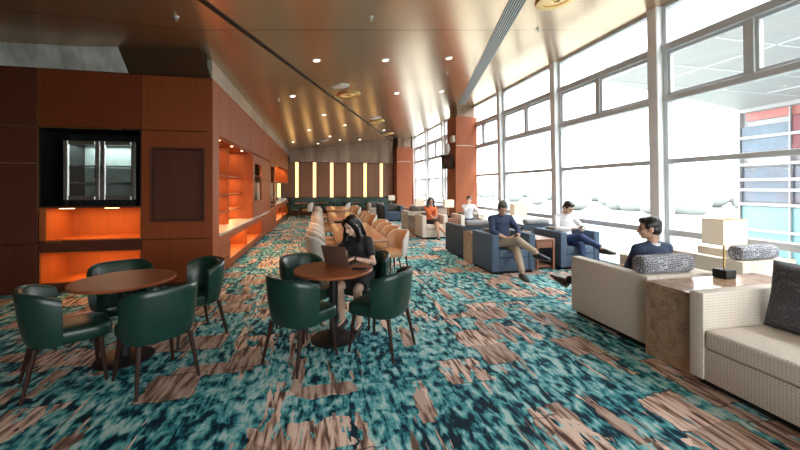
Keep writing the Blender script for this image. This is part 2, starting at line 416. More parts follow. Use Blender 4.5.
# windows: nine equal bays between leaning mullions
MY = [-3.07, -.39, 2.29, 4.97, 7.65, 10.34, 13.02, 15.70, 18.38, 21.06]
def bar(mb, y0, y1, z0, z1, d=.07, x=0): mb.box(x - d / 2, x + d / 2, y0, y1, z0, z1, .006, 1)
def make_window():
    w = thing('window_1', None, None); w['kind'] = 'structure'
    L = 2.68; a, b = .10, L - .10
    mb = MB()
    for y in (a, b - .07): bar(mb, y, y + .07, 0, 4.68, .12)
    for z0, z1, d in ((0, .10, .12), (.80, .90, .14), (1.99, 2.07, .12), (3.02, 3.12, .16), (3.86, 3.98, .18), (4.58, 4.70, .12)):
        bar(mb, a, b, z0, z1, d)
    bar(mb, L / 2 - .05, L / 2 + .05, 3.12, 3.86, .13)
    for y0, y1 in ((a + .07, L / 2 - .05), (L / 2 + .05, b - .07)):        # opening lights: inner sash
        for z0, z1 in ((3.12, 3.17), (3.81, 3.86)): bar(mb, y0, y1, z0, z1, .08)
        for y in (y0, y1 - .045): bar(mb, y, y + .045, 3.12, 3.86, .08)
    mb.build('window_frame', 'frame', w)
    mb = MB()
    for z0, z1 in ((.10, .80), (.90, 1.99), (2.07, 3.02), (3.98, 4.58)): mb.poly([(0, a + .07, z0), (0, b - .07, z0), (0, b - .07, z1), (0, a + .07, z1)])
    for y0, y1 in ((a + .115, L / 2 - .095), (L / 2 + .095, b - .115)): mb.poly([(0, y0, 3.17), (0, y1, 3.17), (0, y1, 3.81), (0, y0, 3.81)])
    mb.build('pane', 'glass', w, smooth=False)
    return w
w0 = make_window()
for i, y in enumerate(MY[:-1]):
    w = w0 if i == 0 else copy_tree(w0)
    w.name = 'window_%d' % (i + 1); w.location = (XW, y, 0); w.rotation_euler = (0, LEAN, 0)
# a second, unseen glazed wall behind the photographer, sized for its frontal fill
w = thing('window_10', None, None, (2.1, -4.17, .3)); w['kind'] = 'structure'
mb = MB()
for k in range(4): mb.box(-3.1 + k * 2.03, -3.0 + k * 2.03, -.06, .06, 0, 3.15)
for z in (0, 1.6, 3.05): mb.box(-3.1, 3.1, -.06, .06, z, z + .10)
mb.build('window_frame', 'frame', w, smooth=False)
MB().poly([(-3.05, 0, .05), (3.05, 0, .05), (3.05, 0, 3.1), (-3.05, 0, 3.1)]).build('pane', 'glass', w, smooth=False)
for i, y in enumerate(MY):
    mb = MB(); mb.box(-.17, .10, -.095, .095, 0, 4.76, .012, 1)
    o = struct(mb, 'trim_%d' % (i + 4), 'mullion'); o.location = (XW, y, 0); o.rotation_euler = (0, LEAN, 0)
struct(MB().box(XW - .03, XW + .12, 21.15, 21.6, 0, 4.7), 'trim_14', 'mullion')
struct(MB().box(XW - .10, XW + .12, -4.1, 21.6, 0, .05, .008, 1), 'baseboard_right', 'frame')

# ------------------------------------------------------------------ wall cabinet with the fridge (faces the tables)
Y0 = 6.37
cab = thing('wall_cabinet', 'tall red-brown wood cabinet wall holding the glass-door fridge, behind the first round table', 'cabinet', (-3.4, Y0, 0))
def part(root, mb, name, m, **kw):
    o = mb.build(name, m, None, **kw); o.parent = root
    o.matrix_parent_inverse = Matrix.Translation(-V(root.location)); return o
G = .006
def panel(x0, x1, z0, z1, m='cab', y=Y0, d=.04): part(cab, MB().box(x0 + G, x1 - G, y, y + d, z0 + G, z1 - G, .003, 1), 'panel', m)
XL, XA, XB, XC = -6.5, -4.106, -2.752, -1.722
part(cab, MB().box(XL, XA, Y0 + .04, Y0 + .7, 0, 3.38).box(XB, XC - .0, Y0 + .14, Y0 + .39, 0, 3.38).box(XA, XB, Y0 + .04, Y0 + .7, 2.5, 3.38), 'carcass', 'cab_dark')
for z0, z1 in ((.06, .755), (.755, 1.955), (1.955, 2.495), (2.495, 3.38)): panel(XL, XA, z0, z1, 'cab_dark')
panel(XA, XB, 2.505, 3.38, 'cab_shaded'); panel(XB, XC, 2.5, 3.38, 'cab_mid'); panel(XB, XC, .06, .765, 'cab_mid')
part(cab, MB().box(XL, XC, Y0 + .03, Y0 + .2, 0, .06), 'plinth', 'cab_dark')
rx0, rx1, rz0, rz1 = -2.60, -1.86, 1.07, 2.21
mb = MB()
for b in ((XB + G, rx0, .771, 2.494), (rx1, XC - .001, .771, 2.494), (rx0, rx1, .771, rz0), (rx0, rx1, rz1, 2.494)): mb.box(b[0], b[1], Y0, Y0 + .05, b[2], b[3])
fr = part(cab, mb, 'panel', 'cab_mid', smooth=False)
part(cab, MB().box(rx0 - .02, rx1 + .02, Y0 + .12, Y0 + .15, rz0 - .02, rz1 + .02), 'recess_back', 'cab_dark', label='dark recessed picture panel')
mb = MB()
for b in ((rx0 - .03, rx0, rz0 - .03, rz1 + .03), (rx1, rx1 + .03, rz0 - .03, rz1 + .03), (rx0, rx1, rz0 - .03, rz0), (rx0, rx1, rz1, rz1 + .03)): mb.box(b[0], b[1], Y0 - .012, Y0 + .13, b[2], b[3], .004, 1)
part(cab, mb, 'recess_frame', 'cab_dark')
# the alcove: fridge bay, two glowing niches
ND = .62
def niche(x0, x1, z0, z1, m, root=cab, name='niche'):
    t = .02; mb = MB()
    mb.box(x0 - t, x0, Y0 + .002, Y0 + ND, z0 - t, z1 + t).box(x1, x1 + t, Y0 + .002, Y0 + ND, z0 - t, z1 + t).box(x0, x1, Y0 + ND, Y0 + ND + t, z0 - t, z1 + t)
    mb.box(x0, x1, Y0 + .002, Y0 + ND, z0 - t, z0).box(x0, x1, Y0 + .002, Y0 + ND, z1, z1 + t)
    return part(root, mb, name, m, smooth=False)
niche(XA + .03, XB - .02, 1.31, 2.485, 'black', name='fridge_bay')
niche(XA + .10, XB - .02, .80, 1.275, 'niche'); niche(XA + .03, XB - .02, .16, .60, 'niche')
part(cab, MB().box(XA + .01, XA + .08, Y0, Y0 + .5, .79, 1.30, .003, 1), 'stile', 'cab')
part(cab, MB().box(XA + .01, XB - G, Y0 - .004, Y0 + .04, .615, .785, .003, 1), 'rail', 'cab_dark')
part(cab, MB().box(XA + .01, XB - G, Y0 - .002, Y0 + .04, 1.279, 1.306, .003, 1), 'rail', 'cab_dark')
part(cab, MB().box(XA + .01, XB - G, Y0, Y0 + .04, .05, .145, .003, 1), 'rail', 'cab_dark')
for x0, x1, z in ((XL, -3.02, 2.497), (XL, XA, 1.955)): part(cab, MB().box(x0, x1, Y0 - .006, Y0 + .01, z - .006, z + .006), 'gold_trim', 'gold')
part(cab, MB().box(XA - .008, XA + .008, Y0 - .006, Y0 + .01, 1.25, 3.38), 'gold_trim', 'gold')
part(cab, MB().box(-4.02, -3.80, Y0 - .010, Y0 - .003, .763, .778), 'gold_trim', 'gold')
for x in (-3.78, -3.18): part(cab, MB().box(x - .09, x + .09, Y0 + .05, Y0 + .09, 1.268, 1.274), 'led_strip', 'ledwarm', label='warm light strip under the fridge shelf')

# glass-door fridge
fx0, fx1, fz0, fz1, fy0, fy1 = -3.83, -2.86, 1.312, 2.32, Y0 + .06, Y0 + .58
fr = thing('bar_fridge', 'steel bar fridge with two glass doors set in the dark wood cabinet', 'fridge', ((fx0 + fx1) / 2, fy0, fz0))
mb = MB(); t = .03
mb.box(fx0, fx0 + t, fy0 + .05, fy1, fz0, fz1).box(fx1 - t, fx1, fy0 + .05, fy1, fz0, fz1).box(fx0, fx1, fy0 + .05, fy1, fz1 - t, fz1).box(fx0, fx1, fy0 + .05, fy1, fz0, fz0 + .08).box(fx0, fx1, fy1 - .03, fy1, fz0, fz1)
part(fr, mb, 'body', 'black_plastic', smooth=False)
M['fridge_in'] = mat('fridge_interior', (.50, .58, .57), .45, 0)
part(fr, MB().box(fx0 + t, fx1 - t, fy1 - .05, fy1 - .035, fz0 + .08, fz1 - t), 'liner', 'fridge_in')
for z in (1.66, 1.93): part(fr, MB().box(fx0 + t, fx1 - t, fy0 + .1, fy1 - .06, z, z + .012), 'shelf', 'chrome')
mb = MB(); mb.box(fx0, fx1, fy0 + .02, fy0 + .05, fz0 + .005, fz0 + .075, .004, 1)
for k in range(22): mb.box(fx0 + .05 + k * .041, fx0 + .075 + k * .041, fy0 + .008, fy0 + .03, fz0 + .018, fz0 + .062)
part(fr, mb, 'vent_grille', 'black')
xm = (fx0 + fx1) / 2
for a, b, hx in ((fx0, xm - .004, xm - .045), (xm + .004, fx1, xm + .045)):
    mb = MB(); f = .062; z0, z1 = fz0 + .085, fz1 - .005
    mb.box(a, a + f, fy0, fy0 + .045, z0, z1, .006, 1).box(b - f, b, fy0, fy0 + .045, z0, z1, .006, 1).box(a + f, b - f, fy0, fy0 + .045, z0, z0 + f, .006, 1).box(a + f, b - f, fy0, fy0 + .045, z1 - f, z1, .006, 1)
    d = part(fr, mb, 'door', 'chrome')
    g = part(fr, MB().poly([(a + f, fy0 + .02, z0 + f), (b - f, fy0 + .02, z0 + f), (b - f, fy0 + .02, z1 - f), (a + f, fy0 + .02, z1 - f)]), 'pane', 'fridge_glass', smooth=False)
    h = part(fr, MB().tube([(hx, fy0 - .03, z0 + .34), (hx, fy0 - .03, z0 + .54)], .006).box(hx - .006, hx + .006, fy0 - .03, fy0, z0 + .35, z0 + .36).box(hx - .006, hx + .006, fy0 - .03, fy0, z0 + .52, z0 + .53), 'handle', 'black')
    for q in (g, h): q.parent = d; q.matrix_parent_inverse = Matrix.Translation(-V(fr.location)) @ Matrix.Identity(4); q.matrix_parent_inverse = Matrix.Identity(4)

# ------------------------------------------------------------------ corridor shelving along the left side
XF, XBK = -1.717, -2.36
cor = thing('shelving_unit', 'long lit wood shelving unit with upper cupboards along the left side of the corridor', 'shelving', (-2.0, 10, 0))
def cpart(mb, name, m, **kw): return part(cor, mb, name, m, **kw)
cpart(MB().box(XF - .05, XF, Y0 + .002, 6.76, 0, 3.38, .003, 1), 'stile', 'cab')
for a, b in ((6.77, 7.56), (7.57, 9.60), (9.61, 11.5), (11.51, 13.18)):
    cpart(MB().box(XF - .04, XF, a, b - .012, 2.50, 3.38, .004, 1), 'cupboard_door', 'cab')
cpart(MB().box(XBK, XF - .045, 6.76, 13.2, 2.47, 2.50).box(XBK, XF - .05, 6.76, 13.2, 3.34, 3.38), 'soffit', 'cab')
cpart(MB().box(XBK, XBK + .03, 6.79, 13.2, .0, 3.36), 'back_panel', 'niche')
for y, x in ((6.74, XF - .06), (8.45, -1.96), (9.95, XF - .01)): cpart(MB().box(XBK + .03, x, y, y + .04, .78, 2.47), 'divider', 'cab')
for z in (1.06, 1.42, 1.82):
    for a, b in ((6.78, 8.45), (8.49, 9.95)):
        sh = cpart(MB().box(XBK + .03, -1.97, a, b, z, z + .03, .003, 1), 'shelf', 'cab')
        led = cpart(MB().box(XBK + .05, XBK + .07, a + .1, b - .1, z - .008, z - .001), 'led_strip', 'ledwarm')
        led.parent = sh; led.matrix_parent_inverse = Matrix.Identity(4)
# deep display case with a dark recess, then a plain panel
mb = MB(); mb.box(XF - .05, XF, 10.0, 10.22, .78, 2.47).box(XF - .05, XF, 11.35, 13.18, .78, 2.47).box(XF - .05, XF, 10.22, 11.35, .78, 1.22).box(XF - .05, XF, 10.22, 11.35, 2.24, 2.47)
cpart(mb, 'display_front', 'cab', smooth=False)
cpart(MB().box(XF - .28, XF - .25, 10.1, 11.45, 1.1, 2.4), 'recess_back', 'cab_dark')
for z in (1.22, 1.58, 1.92): cpart(MB().box(XF - .26, XF - .03, 10.22, 11.35, z - .02, z), 'shelf', 'cab')
# base
for z0, z1 in ((.06, .275), (.285, .50), (.51, .725)): cpart(MB().box(XF - .04, XF, 6.77, 7.56, z0, z1, .004, 1), 'drawer', 'cab')
cpart(MB().box(XF - .04, XF, 7.57, 11.55, .06, .20, .003, 1).box(XF - .04, XF, 7.57, 11.55, .60, .725, .003, 1), 'base_rail', 'cab')
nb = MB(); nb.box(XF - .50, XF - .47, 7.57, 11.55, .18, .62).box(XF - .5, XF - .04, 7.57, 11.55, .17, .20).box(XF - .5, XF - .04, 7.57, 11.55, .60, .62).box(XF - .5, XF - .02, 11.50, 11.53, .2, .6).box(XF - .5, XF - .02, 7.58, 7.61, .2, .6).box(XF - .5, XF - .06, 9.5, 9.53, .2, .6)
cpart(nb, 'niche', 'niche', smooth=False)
for a, b in ((11.57, 12.35), (12.37, 13.18)): cpart(MB().box(XF - .04, XF, a, b, .06, .725, .004, 1), 'base_door', 'cab')
cpart(MB().box(XBK, XF - .06, 6.79, 13.2, 0, .06).box(XBK + .03, XF - .06, 6.79, 7.55, .06, .73), 'plinth', 'cab_dark')
for y in (7.2, 8.2, 9.2, 10.7): cpart(MB().cyl((XF - .12, y, 2.462), .022, .01, 16), 'led_spot', 'ledwarm')
tag(MB().box(XBK + .03, XF + .012, 6.80, 13.18, .735, .778, .006, 1).build('countertop', 'counter'), 'beige stone worktop running below the lit open shelves', 'worktop')

far = thing('service_cabinet', 'far wood service counter with hanging cupboards at the end of the corridor', 'cabinet', (-2.0, 17, 0))
def fpart(mb, name, m, **kw): return part(far, mb, name, m, **kw)
mb = MB(); mb.box(XF - .05, XF, 13.2, 13.42, 0, 3.38).box(XF - .05, XF, 14.45, 14.7, 0, 3.38).box(XF - .05, XF, 13.42, 14.45, 0, .86).box(XF - .05, XF, 13.42, 14.45, 2.35, 3.38)
fpart(mb, 'tall_front', 'cab', smooth=False)
fpart(MB().box(XF - .32, XF - .3, 13.3, 14.6, .8, 2.4).box(XF - .32, XF - .04, 13.3, 14.6, .83, .86), 'recess_back', 'cab_dark')
for a, b in ((14.71, 16.8), (16.81, 18.7), (18.71, 20.5)): fpart(MB().box(XF - .04, XF, a, b - .012, 2.50, 3.38, .004, 1), 'cupboard_door', 'cab')
nb = MB(); nb.box(XF - .5, XF - .47, 14.72, 20.5, 1.80, 2.5).box(XF - .5, XF, 14.72, 20.5, 1.80, 1.84).box(XF - .5, XF, 20.46, 20.5, 1.80, 3.38).box(XF - .5, XF - .02, 14.7, 14.74, 1.84, 2.5)
for y in (16.2, 17.65, 19.1): nb.box(XF - .5, XF - .02, y, y + .03, 1.84, 2.5)
fpart(nb, 'hanging_shelf', 'niche', smooth=False)
fpart(MB().box(XBK, XBK + .03, 13.2, 20.5, 0, 3.36), 'back_panel', 'strip_dim' if 'strip_dim' in M else 'counter')
fpart(MB().box(XF - .04, XF, 14.72, 20.5, .06, .22).box(XF - .04, XF, 14.72, 20.5, .68, .87).box(XF - .04, XF, 14.72, 15.1, .22, .68).box(XF - .04, XF, 17.6, 17.9, .22, .68).box(XBK, XF, 20.44, 20.5, 0, .87), 'base_front', 'cab', smooth=False)
fpart(MB().box(XF - .5, XF - .47, 14.75, 20.44, .2, .7).box(XF - .5, XF - .04, 14.75, 20.44, .19, .22).box(XF - .5, XF - .04, 14.75, 20.44, .68, .70), 'niche', 'niche', smooth=False)
fpart(MB().box(XBK, XF - .06, 13.2, 20.5, 0, .06), 'plinth', 'cab_dark')
tag(MB().box(XBK + .03, XF + .012, 14.72, 20.51, .875, .915, .006, 1).build('countertop', 'counter'), 'pale stone worktop of the far service counter', 'worktop')
# things standing on the far counter
t = thing('coffee_machine', 'small dark coffee machine standing on the far service counter', 'coffee machine', (-1.95, 15.5, .917))
MB().box(-.17, .17, -.15, .15, 0, .08, .01).box(-.17, -.02, -.15, .15, .08, .40, .01).build('body', 'black_plastic', t)
MB().box(-.02, .17, -.15, .15, .30, .42, .01).build('brew_head', 'chrome', t); MB().cyl((.08, 0, .22), .018, .08, 12).build('spout', 'chrome', t)
t = thing('serving_tray', 'white rectangular serving tray near the end of the far counter', 'tray', (-1.9, 19.2, .917))
MB().box(-.14, .14, -.7, .7, 0, .02, .006).build('tray_base', 'white_paint', t)
mb = MB()
for b in ((-.15, -.135, -.71, .71), (.135, .15, -.71, .71), (-.15, .15, -.71, -.69), (-.15, .15, .69, .71)): mb.box(*b, 0, .10, .004, 1)
mb.build('rim', 'white_paint', t)

# ------------------------------------------------------------------ far end: lattice screens, light strips, columns
SX = [-2.29, -1.303, -.313, .675, 1.665, 2.655, 3.645]
for i, x in enumerate(SX):
    a = x + .11; b = (SX[i + 1] - .11) if i + 1 < len(SX) else 4.38
    where = ['first lattice screen from the left, at the far counter', 'dark lattice screen second from the left on the far wall', 'dark lattice screen third from the left on the far wall', 'dark lattice screen fourth from the left, above the middle of the green banquette',
             'dark lattice screen fifth from the left on the far wall', 'dark lattice screen sixth from the left on the far wall', 'last lattice screen on the far wall, beside the far wood column'][i]
    t = thing('lattice_screen', where, 'screen', ((a + b) / 2, 21.45, .98), 0, 'lattice screens on the far wall')
    h = (b - a) / 2
    MB().box(-h, h, 0, .149, 0, 2.07).build('lattice_panel', 'lattice', t, smooth=False)
    mb = MB()
    for q in ((-h, -h + .03, 0, 2.07), (h - .03, h, 0, 2.07), (-h + .03, h - .03, 0, .03), (-h + .03, h - .03, 2.04, 2.07)): mb.box(q[0], q[1], -.03, 0, q[2], q[3])
    mb.build('edge_frame', 'cab_dark', t, smooth=False)
for i, x in enumerate(SX):
    where = ['warm glowing vertical light strip in the corner by the far counter'] + ['warm glowing vertical light strip, %s from the left above the green banquette' % n for n in ('first', 'second', 'third', 'fourth', 'fifth', 'sixth')]
    t = thing('light_strip', where[i], 'wall light', (x, 21.42, .98), 0, 'vertical light strips on the far wall')
    MB().box(-.085, .085, .01, .179, .02, 2.05).build('diffuser', 'strip', t, smooth=False)
    MB().box(-.105, -.088, -.03, .10, 0, 2.07).box(.088, .105, -.03, .10, 0, 2.07).build('side_trim', 'gold', t)
def column(x0, x1, y0, y1, label, zt):
    t = thing('column', label, 'column', ((x0 + x1) / 2, (y0 + y1) / 2, 0)); t['kind'] = 'structure'
    w, d = (x1 - x0) / 2, (y1 - y0) / 2
    mb = MB(); zc = ceil_z((x0 + x1) / 2)
    for z0, z1 in ((0, .10), (.10, 3.10), (3.11, zt)): mb.box(-w, w, -d, d, z0, z1, .006, 1)
    mb.build('cladding', 'col', t)
    MB().box(-w + .02, w - .02, -d - .006, -d + .02, 3.10, 3.115).build('joint', 'chrome', t)
    MB().box(-w + .08, w - .08, -d + .08, d - .08, zt, ceil_z(x0) + .1).build('column_head', 'steel', t)
    return t
column(4.80, 5.64, 12.15, 13.05, 'tall red-brown wood clad column by the windows carrying the screen', 4.17)
column(4.42, 5.35, 20.5, 21.45, 'far red-brown wood clad column at the end of the green banquette', 3.95)
# on the near column: screen on a bracket, wall speaker, small white box
t = thing('television', 'small black screen on a bracket fixed to the side of the wood column', 'screen', (4.8, 12.5, 2.55))
MB().box(-.08, -.001, -.05, .05, -.09, .09, .006).tube([(-.04, 0, 0), (-.20, -.02, .0)], .022).build('bracket', 'black', t)
m4 = Matrix.Translation((-.22, -.10, -.02)) @ Matrix.Rotation(R(-42), 4, 'Z') @ Matrix.Rotation(R(14), 4, 'X')
MB().box(-.22, .22, -.06, .05, -.26, .26, .02, 2, m4).build('housing', 'black_plastic', t)
MB().box(-.20, .20, -.066, -.058, -.23, .23, mtx=m4).build('screen', 'screen', t)
t = thing('wall_speaker', 'oval white speaker on the window column above the black screen', 'speaker', (4.8, 12.5, 3.02))
MB().ball((-.20, 0, 0), (.10, .13, .22)).build('speaker_body', 'white_paint', t); MB().tube([(-.11, 0, 0), (0, 0, 0)], .03).build('bracket', 'chrome', t)
t = thing('wall_box', 'small pale box fixed high on the side of the window column', 'box', (4.8, 12.35, 3.36))
MB().box(-.10, 0, -.16, .16, -.12, .12, .012).build('box_body', 'cream', t); MB().box(-.105, -.10, -.12, .12, -.08, .08).build('lid', 'white_paint', t)

# ------------------------------------------------------------------ ceiling fittings
SL = math.atan(.13)
def on_ceiling(x): return ceil_z(x)
def slot(name, label, cat, p0, p1, w, m, fins):
    """long slot set in the sloping ceiling"""
    a = V((p0[0], p0[1], on_ceiling(p0[0]) - .004)); b = V((p1[0], p1[1], on_ceiling(p1[0]) - .004))
    d = (b - a).normalized(); n = V((-.13, 0, 1)).normalized(); s = d.cross(n).normalized()
    t = thing(name, label, cat, a)
    L = (b - a).length
    def strip(o0, o1, z0, z1): return [V((0, 0, 0)) + s * o0 - n * z0, s * o1 - n * z0, s * o1 - n * z1, s * o0 - n * z1]
    def prism(mb, o0, o1, z0, z1): mb.prism(strip(o0, o1, z0, z1), d * L)
    mb = MB(); prism(mb, -w / 2, w / 2, -.02, .006); mb.build('channel', 'black', t, smooth=False)
    if fins:
        for k in range(fins + 1):
            mb = MB(); o = -w / 2 + w * k / fins; prism(mb, o - .008, o + .008, .004, .014); mb.build('fin', m, t, smooth=False)
    return t
slot('ceiling_slot', 'narrow black light slot running diagonally across the bronze ceiling', 'ceiling slot', (-1.50, 3.90), (4.20, 23.3 - 2.1), .07, 'black', 0)
slot('air_diffuser', 'grey slatted linear air diffuser in the ceiling near the windows', 'air vent', (2.25, 2.9), (4.92, 11.9), .24, 'frame', 6)
tilt = Matrix.Rotation(-SL, 4, 'Y')
def fitting(t): t.rotation_euler = (0, -SL, 0)
def make_downlight():
    t = thing('downlight', 'x', 'downlight')
    MB().lathe([(.048, .004), (.052, -.012), (.070, -.012), (.078, 0), (.078, .006)]).build('trim_ring', 'white_paint', t)
    MB().cyl((0, 0, -.008), .050, .006, 24).build('lens', 'led', t); return t
dl = Proto(make_downlight())
DL = [(-.06, 6.62, 'bright ceiling downlight straight above the long tables, nearest of the left pair'), (1.24, 6.80, 'bright ceiling downlight in the middle of the nearest row of three'),
      (2.57, 6.88, 'bright ceiling downlight beside the slatted air diffuser'), (-.65, 9.04, 'ceiling downlight left of the black slot, near the cupboards'),
      (2.05, 9.52, 'ceiling downlight in the second row, right of the round speaker'), (3.40, 9.7, 'ceiling downlight in the second row, closest to the windows'),
      (.12, 11.71, 'ceiling downlight touching the black slot on its left'), (-.42, 14.5, 'small ceiling downlight over the left row of cream chairs'),
      (.95, 14.1, 'small ceiling downlight halfway down the room, right of the slot'), (.45, 16.9, 'small ceiling downlight above the third long table'),
      (1.0, 18.6, 'far ceiling downlight in front of the steel bulkhead'), (-1.25, 17.6, 'far ceiling downlight next to the cupboard fascia'), (2.95, 16.6, 'far ceiling downlight on the window side'),
      (-.1, 19.2, 'farthest ceiling downlight left of the middle'), (2.1, 19.3, 'farthest ceiling downlight right of the middle')]
for x, y, l in DL: fitting(dl.put((x, y, on_ceiling(x) - .002), 0, l, 'ceiling downlights'))
def make_ring():
    t = thing('recessed_light', 'x', 'recessed light')
    MB().lathe([(.20, .004), (.20, -.03), (.29, -.034), (.31, -.006), (.31, .004)], seg=40).build('ring', 'gold', t)
    MB().cyl((0, 0, -.012), .205, .008, 32).build('recess', 'glow', t)
    MB().lathe([(.03, 0), (.05, -.035), (.10, -.02), (.10, -.01)]).build('lamp', 'gold', t); return t
rl = Proto(make_ring())
for x, y, l in ((.72, 9.3, 'round brass-rimmed recessed ceiling light beside the black slot'), (2.18, 13.9, 'round brass-rimmed recessed ceiling light in the second group'), (3.45, 18.2, 'farthest round brass-rimmed recessed ceiling light near the far column'), (3.36, 4.55, 'round brass-rimmed recessed ceiling light at the top edge, nearest the windows')):
    fitting(rl.put((x, y, on_ceiling(x) - .002), 0, l, 'round recessed lights'))
def make_disc():
    t = thing('ceiling_speaker', 'x', 'ceiling speaker')
    MB().lathe([(.001, -.012), (.17, -.012), (.19, -.006), (.19, .004)], seg=36).build('grille', 'white_paint', t)
    MB().lathe([(.185, 0), (.185, -.014), (.205, -.014), (.21, .003)], seg=36).build('rim', 'chrome', t); return t
ds = Proto(make_disc())
for x, y, l in ((.47, 8.45, 'round white ceiling speaker just before the first brass recess'), (2.0, 13.1, 'round white ceiling speaker just before the second brass recess'), (.2, 18.3, 'round white ceiling speaker at the far end of the room')):
    fitting(ds.put((x, y, on_ceiling(x) - .002), 0, l, 'round ceiling speakers'))
def make_sprinkler():
    t = thing('ceiling_sprinkler', 'x', 'sprinkler')
    MB().lathe([(.001, -.012), (.03, -.012), (.038, .002)]).build('escutcheon', 'chrome', t)
    MB().cyl((0, 0, -.05), .010, .04, 10).box(-.018, .018, -.003, .003, -.056, -.046).build('nozzle', 'chrome', t); return t
sk = Proto(make_sprinkler())
for x, y, l in ((.70, 4.98, 'chrome ceiling sprinkler head at the top middle of the ceiling'), (-1.72, 4.85, 'chrome ceiling sprinkler head above the left wood cabinet'), (2.89, 7.85, 'chrome ceiling sprinkler head behind the third bright downlight'),
                (-1.0, 9.3, 'chrome ceiling sprinkler head near the cupboard fascia'), (3.75, 5.6, 'chrome ceiling sprinkler head between the diffuser and the windows')):
    fitting(sk.put((x, y, on_ceiling(x) - .001), 0, l, 'ceiling sprinklers'))

# ------------------------------------------------------------------ outside
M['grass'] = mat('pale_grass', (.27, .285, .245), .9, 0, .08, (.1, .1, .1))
M['hill'] = mat('hazy_hill', (.265, .285, .30), 1, 0, .05, (.03, .03, .03))  # distance haze is put into this pale grey colour
M['facade_white'] = mat('facade_white', (.34, .35, .36), .5, 0, .05)
M['facade_glass'] = mat('facade_teal_glass', (.12, .27, .30), .15, 0, .12, (.3, .3, .3))
M['facade_blue'] = mat('facade_blue_glass', (.05, .09, .13), .12, 0, .45, (.6, .5, .6))
M['facade_red'] = mat('facade_red_panel', (.14, .014, .024), .4, 0, .3, (.4, .4, .4))
M['facade_pink'] = mat('facade_pink_panel', (.32, .10, .09), .5, 0, .2, (.4, .4, .4))
M['soffit'] = mat('canopy_panel_grey', (.36, .37, .38), .5, 0, .05)
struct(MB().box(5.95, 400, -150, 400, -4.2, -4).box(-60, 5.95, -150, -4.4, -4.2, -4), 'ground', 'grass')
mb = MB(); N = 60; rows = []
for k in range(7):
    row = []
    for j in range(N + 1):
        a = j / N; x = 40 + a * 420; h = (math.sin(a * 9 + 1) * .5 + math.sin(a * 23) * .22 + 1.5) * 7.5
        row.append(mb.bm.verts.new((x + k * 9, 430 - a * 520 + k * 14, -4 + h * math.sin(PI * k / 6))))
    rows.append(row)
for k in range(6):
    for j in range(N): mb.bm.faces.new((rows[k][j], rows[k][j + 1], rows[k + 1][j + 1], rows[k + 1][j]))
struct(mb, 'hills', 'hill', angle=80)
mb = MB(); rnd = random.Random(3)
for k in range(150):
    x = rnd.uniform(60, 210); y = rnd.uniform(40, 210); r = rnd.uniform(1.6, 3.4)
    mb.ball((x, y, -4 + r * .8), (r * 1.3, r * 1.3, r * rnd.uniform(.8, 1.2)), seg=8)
M['tree'] = mat('hazy_tree_green', (.27, .29, .275), 1, 0, .05, (.3, .3, .3))  # greyed so that the haze sits in the leaf colour
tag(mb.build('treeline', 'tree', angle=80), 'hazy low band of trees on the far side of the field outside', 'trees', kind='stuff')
bl = thing('building', 'neighbouring glass building with teal, white and red bands seen through the window', 'building', (25, 4, -4))
def bpart(mb, name, m, **kw): return part(bl, mb, name, m, **kw)
BY0, BY1 = -14, 16.7
bpart(MB().box(25.3, 38, BY0, BY1, -4, 6.5), 'core', 'facade_white')
bpart(MB().box(25.1, 25.3, BY0, BY1 - .1, -3.6, .45), 'glass_band', 'facade_glass')
bpart(MB().box(25.15, 25.3, BY0, BY1 - .1, .75, 2.75), 'window_band', 'facade_blue')
bpart(MB().box(25.05, 25.3, BY0, 14.2, 3.6, 5.5), 'red_panel', 'facade_red')
bpart(MB().box(25.05, 25.3, 14.2, BY1 - .1, 3.6, 5.2), 'window_band', 'facade_blue')
bpart(MB().box(25.1, 25.3, 11, BY1 - .3, 5.55, 6.2), 'pink_panel', 'facade_pink')
for z in (.5, 1.35, 1.95, 2.85, 4.45, -1.0): bpart(MB().box(24.9, 25.3, BY0, BY1, z, z + .16), 'ledge', 'facade_white')
for k in range(12): bpart(MB().box(24.95, 25.3, BY1 - .06 - k * 2.4, BY1 - k * 2.4, -4, 6.4), 'fin', 'facade_white')
cn = thing('canopy', 'pale grey panelled roof canopy in front of the neighbouring building', 'canopy', (18, 5, 6.25))
mb = MB(); mb.prism([(25.4, 16.7, 6.25), (12.2, 13.3, 6.25), (11.0, -12, 6.25), (25.4, -12, 6.25)], (0, 0, .6))
part(cn, mb, 'roof_slab', 'soffit', smooth=False)
mb = MB()
for k in range(12): mb.box(11.3, 25.3, 13.2 - k * 2.3, 13.26 - k * 2.3, 6.225, 6.26)
for x in (14.5, 18, 21.5): mb.box(x, x + .06, -12, 13.2, 6.225, 6.26)
part(cn, mb, 'panel_joint', 'frame', smooth=False)
part(cn, MB().box(24.6, 25.3, -12, 16.4, 6.02, 6.24), 'edge_beam', 'facade_white')

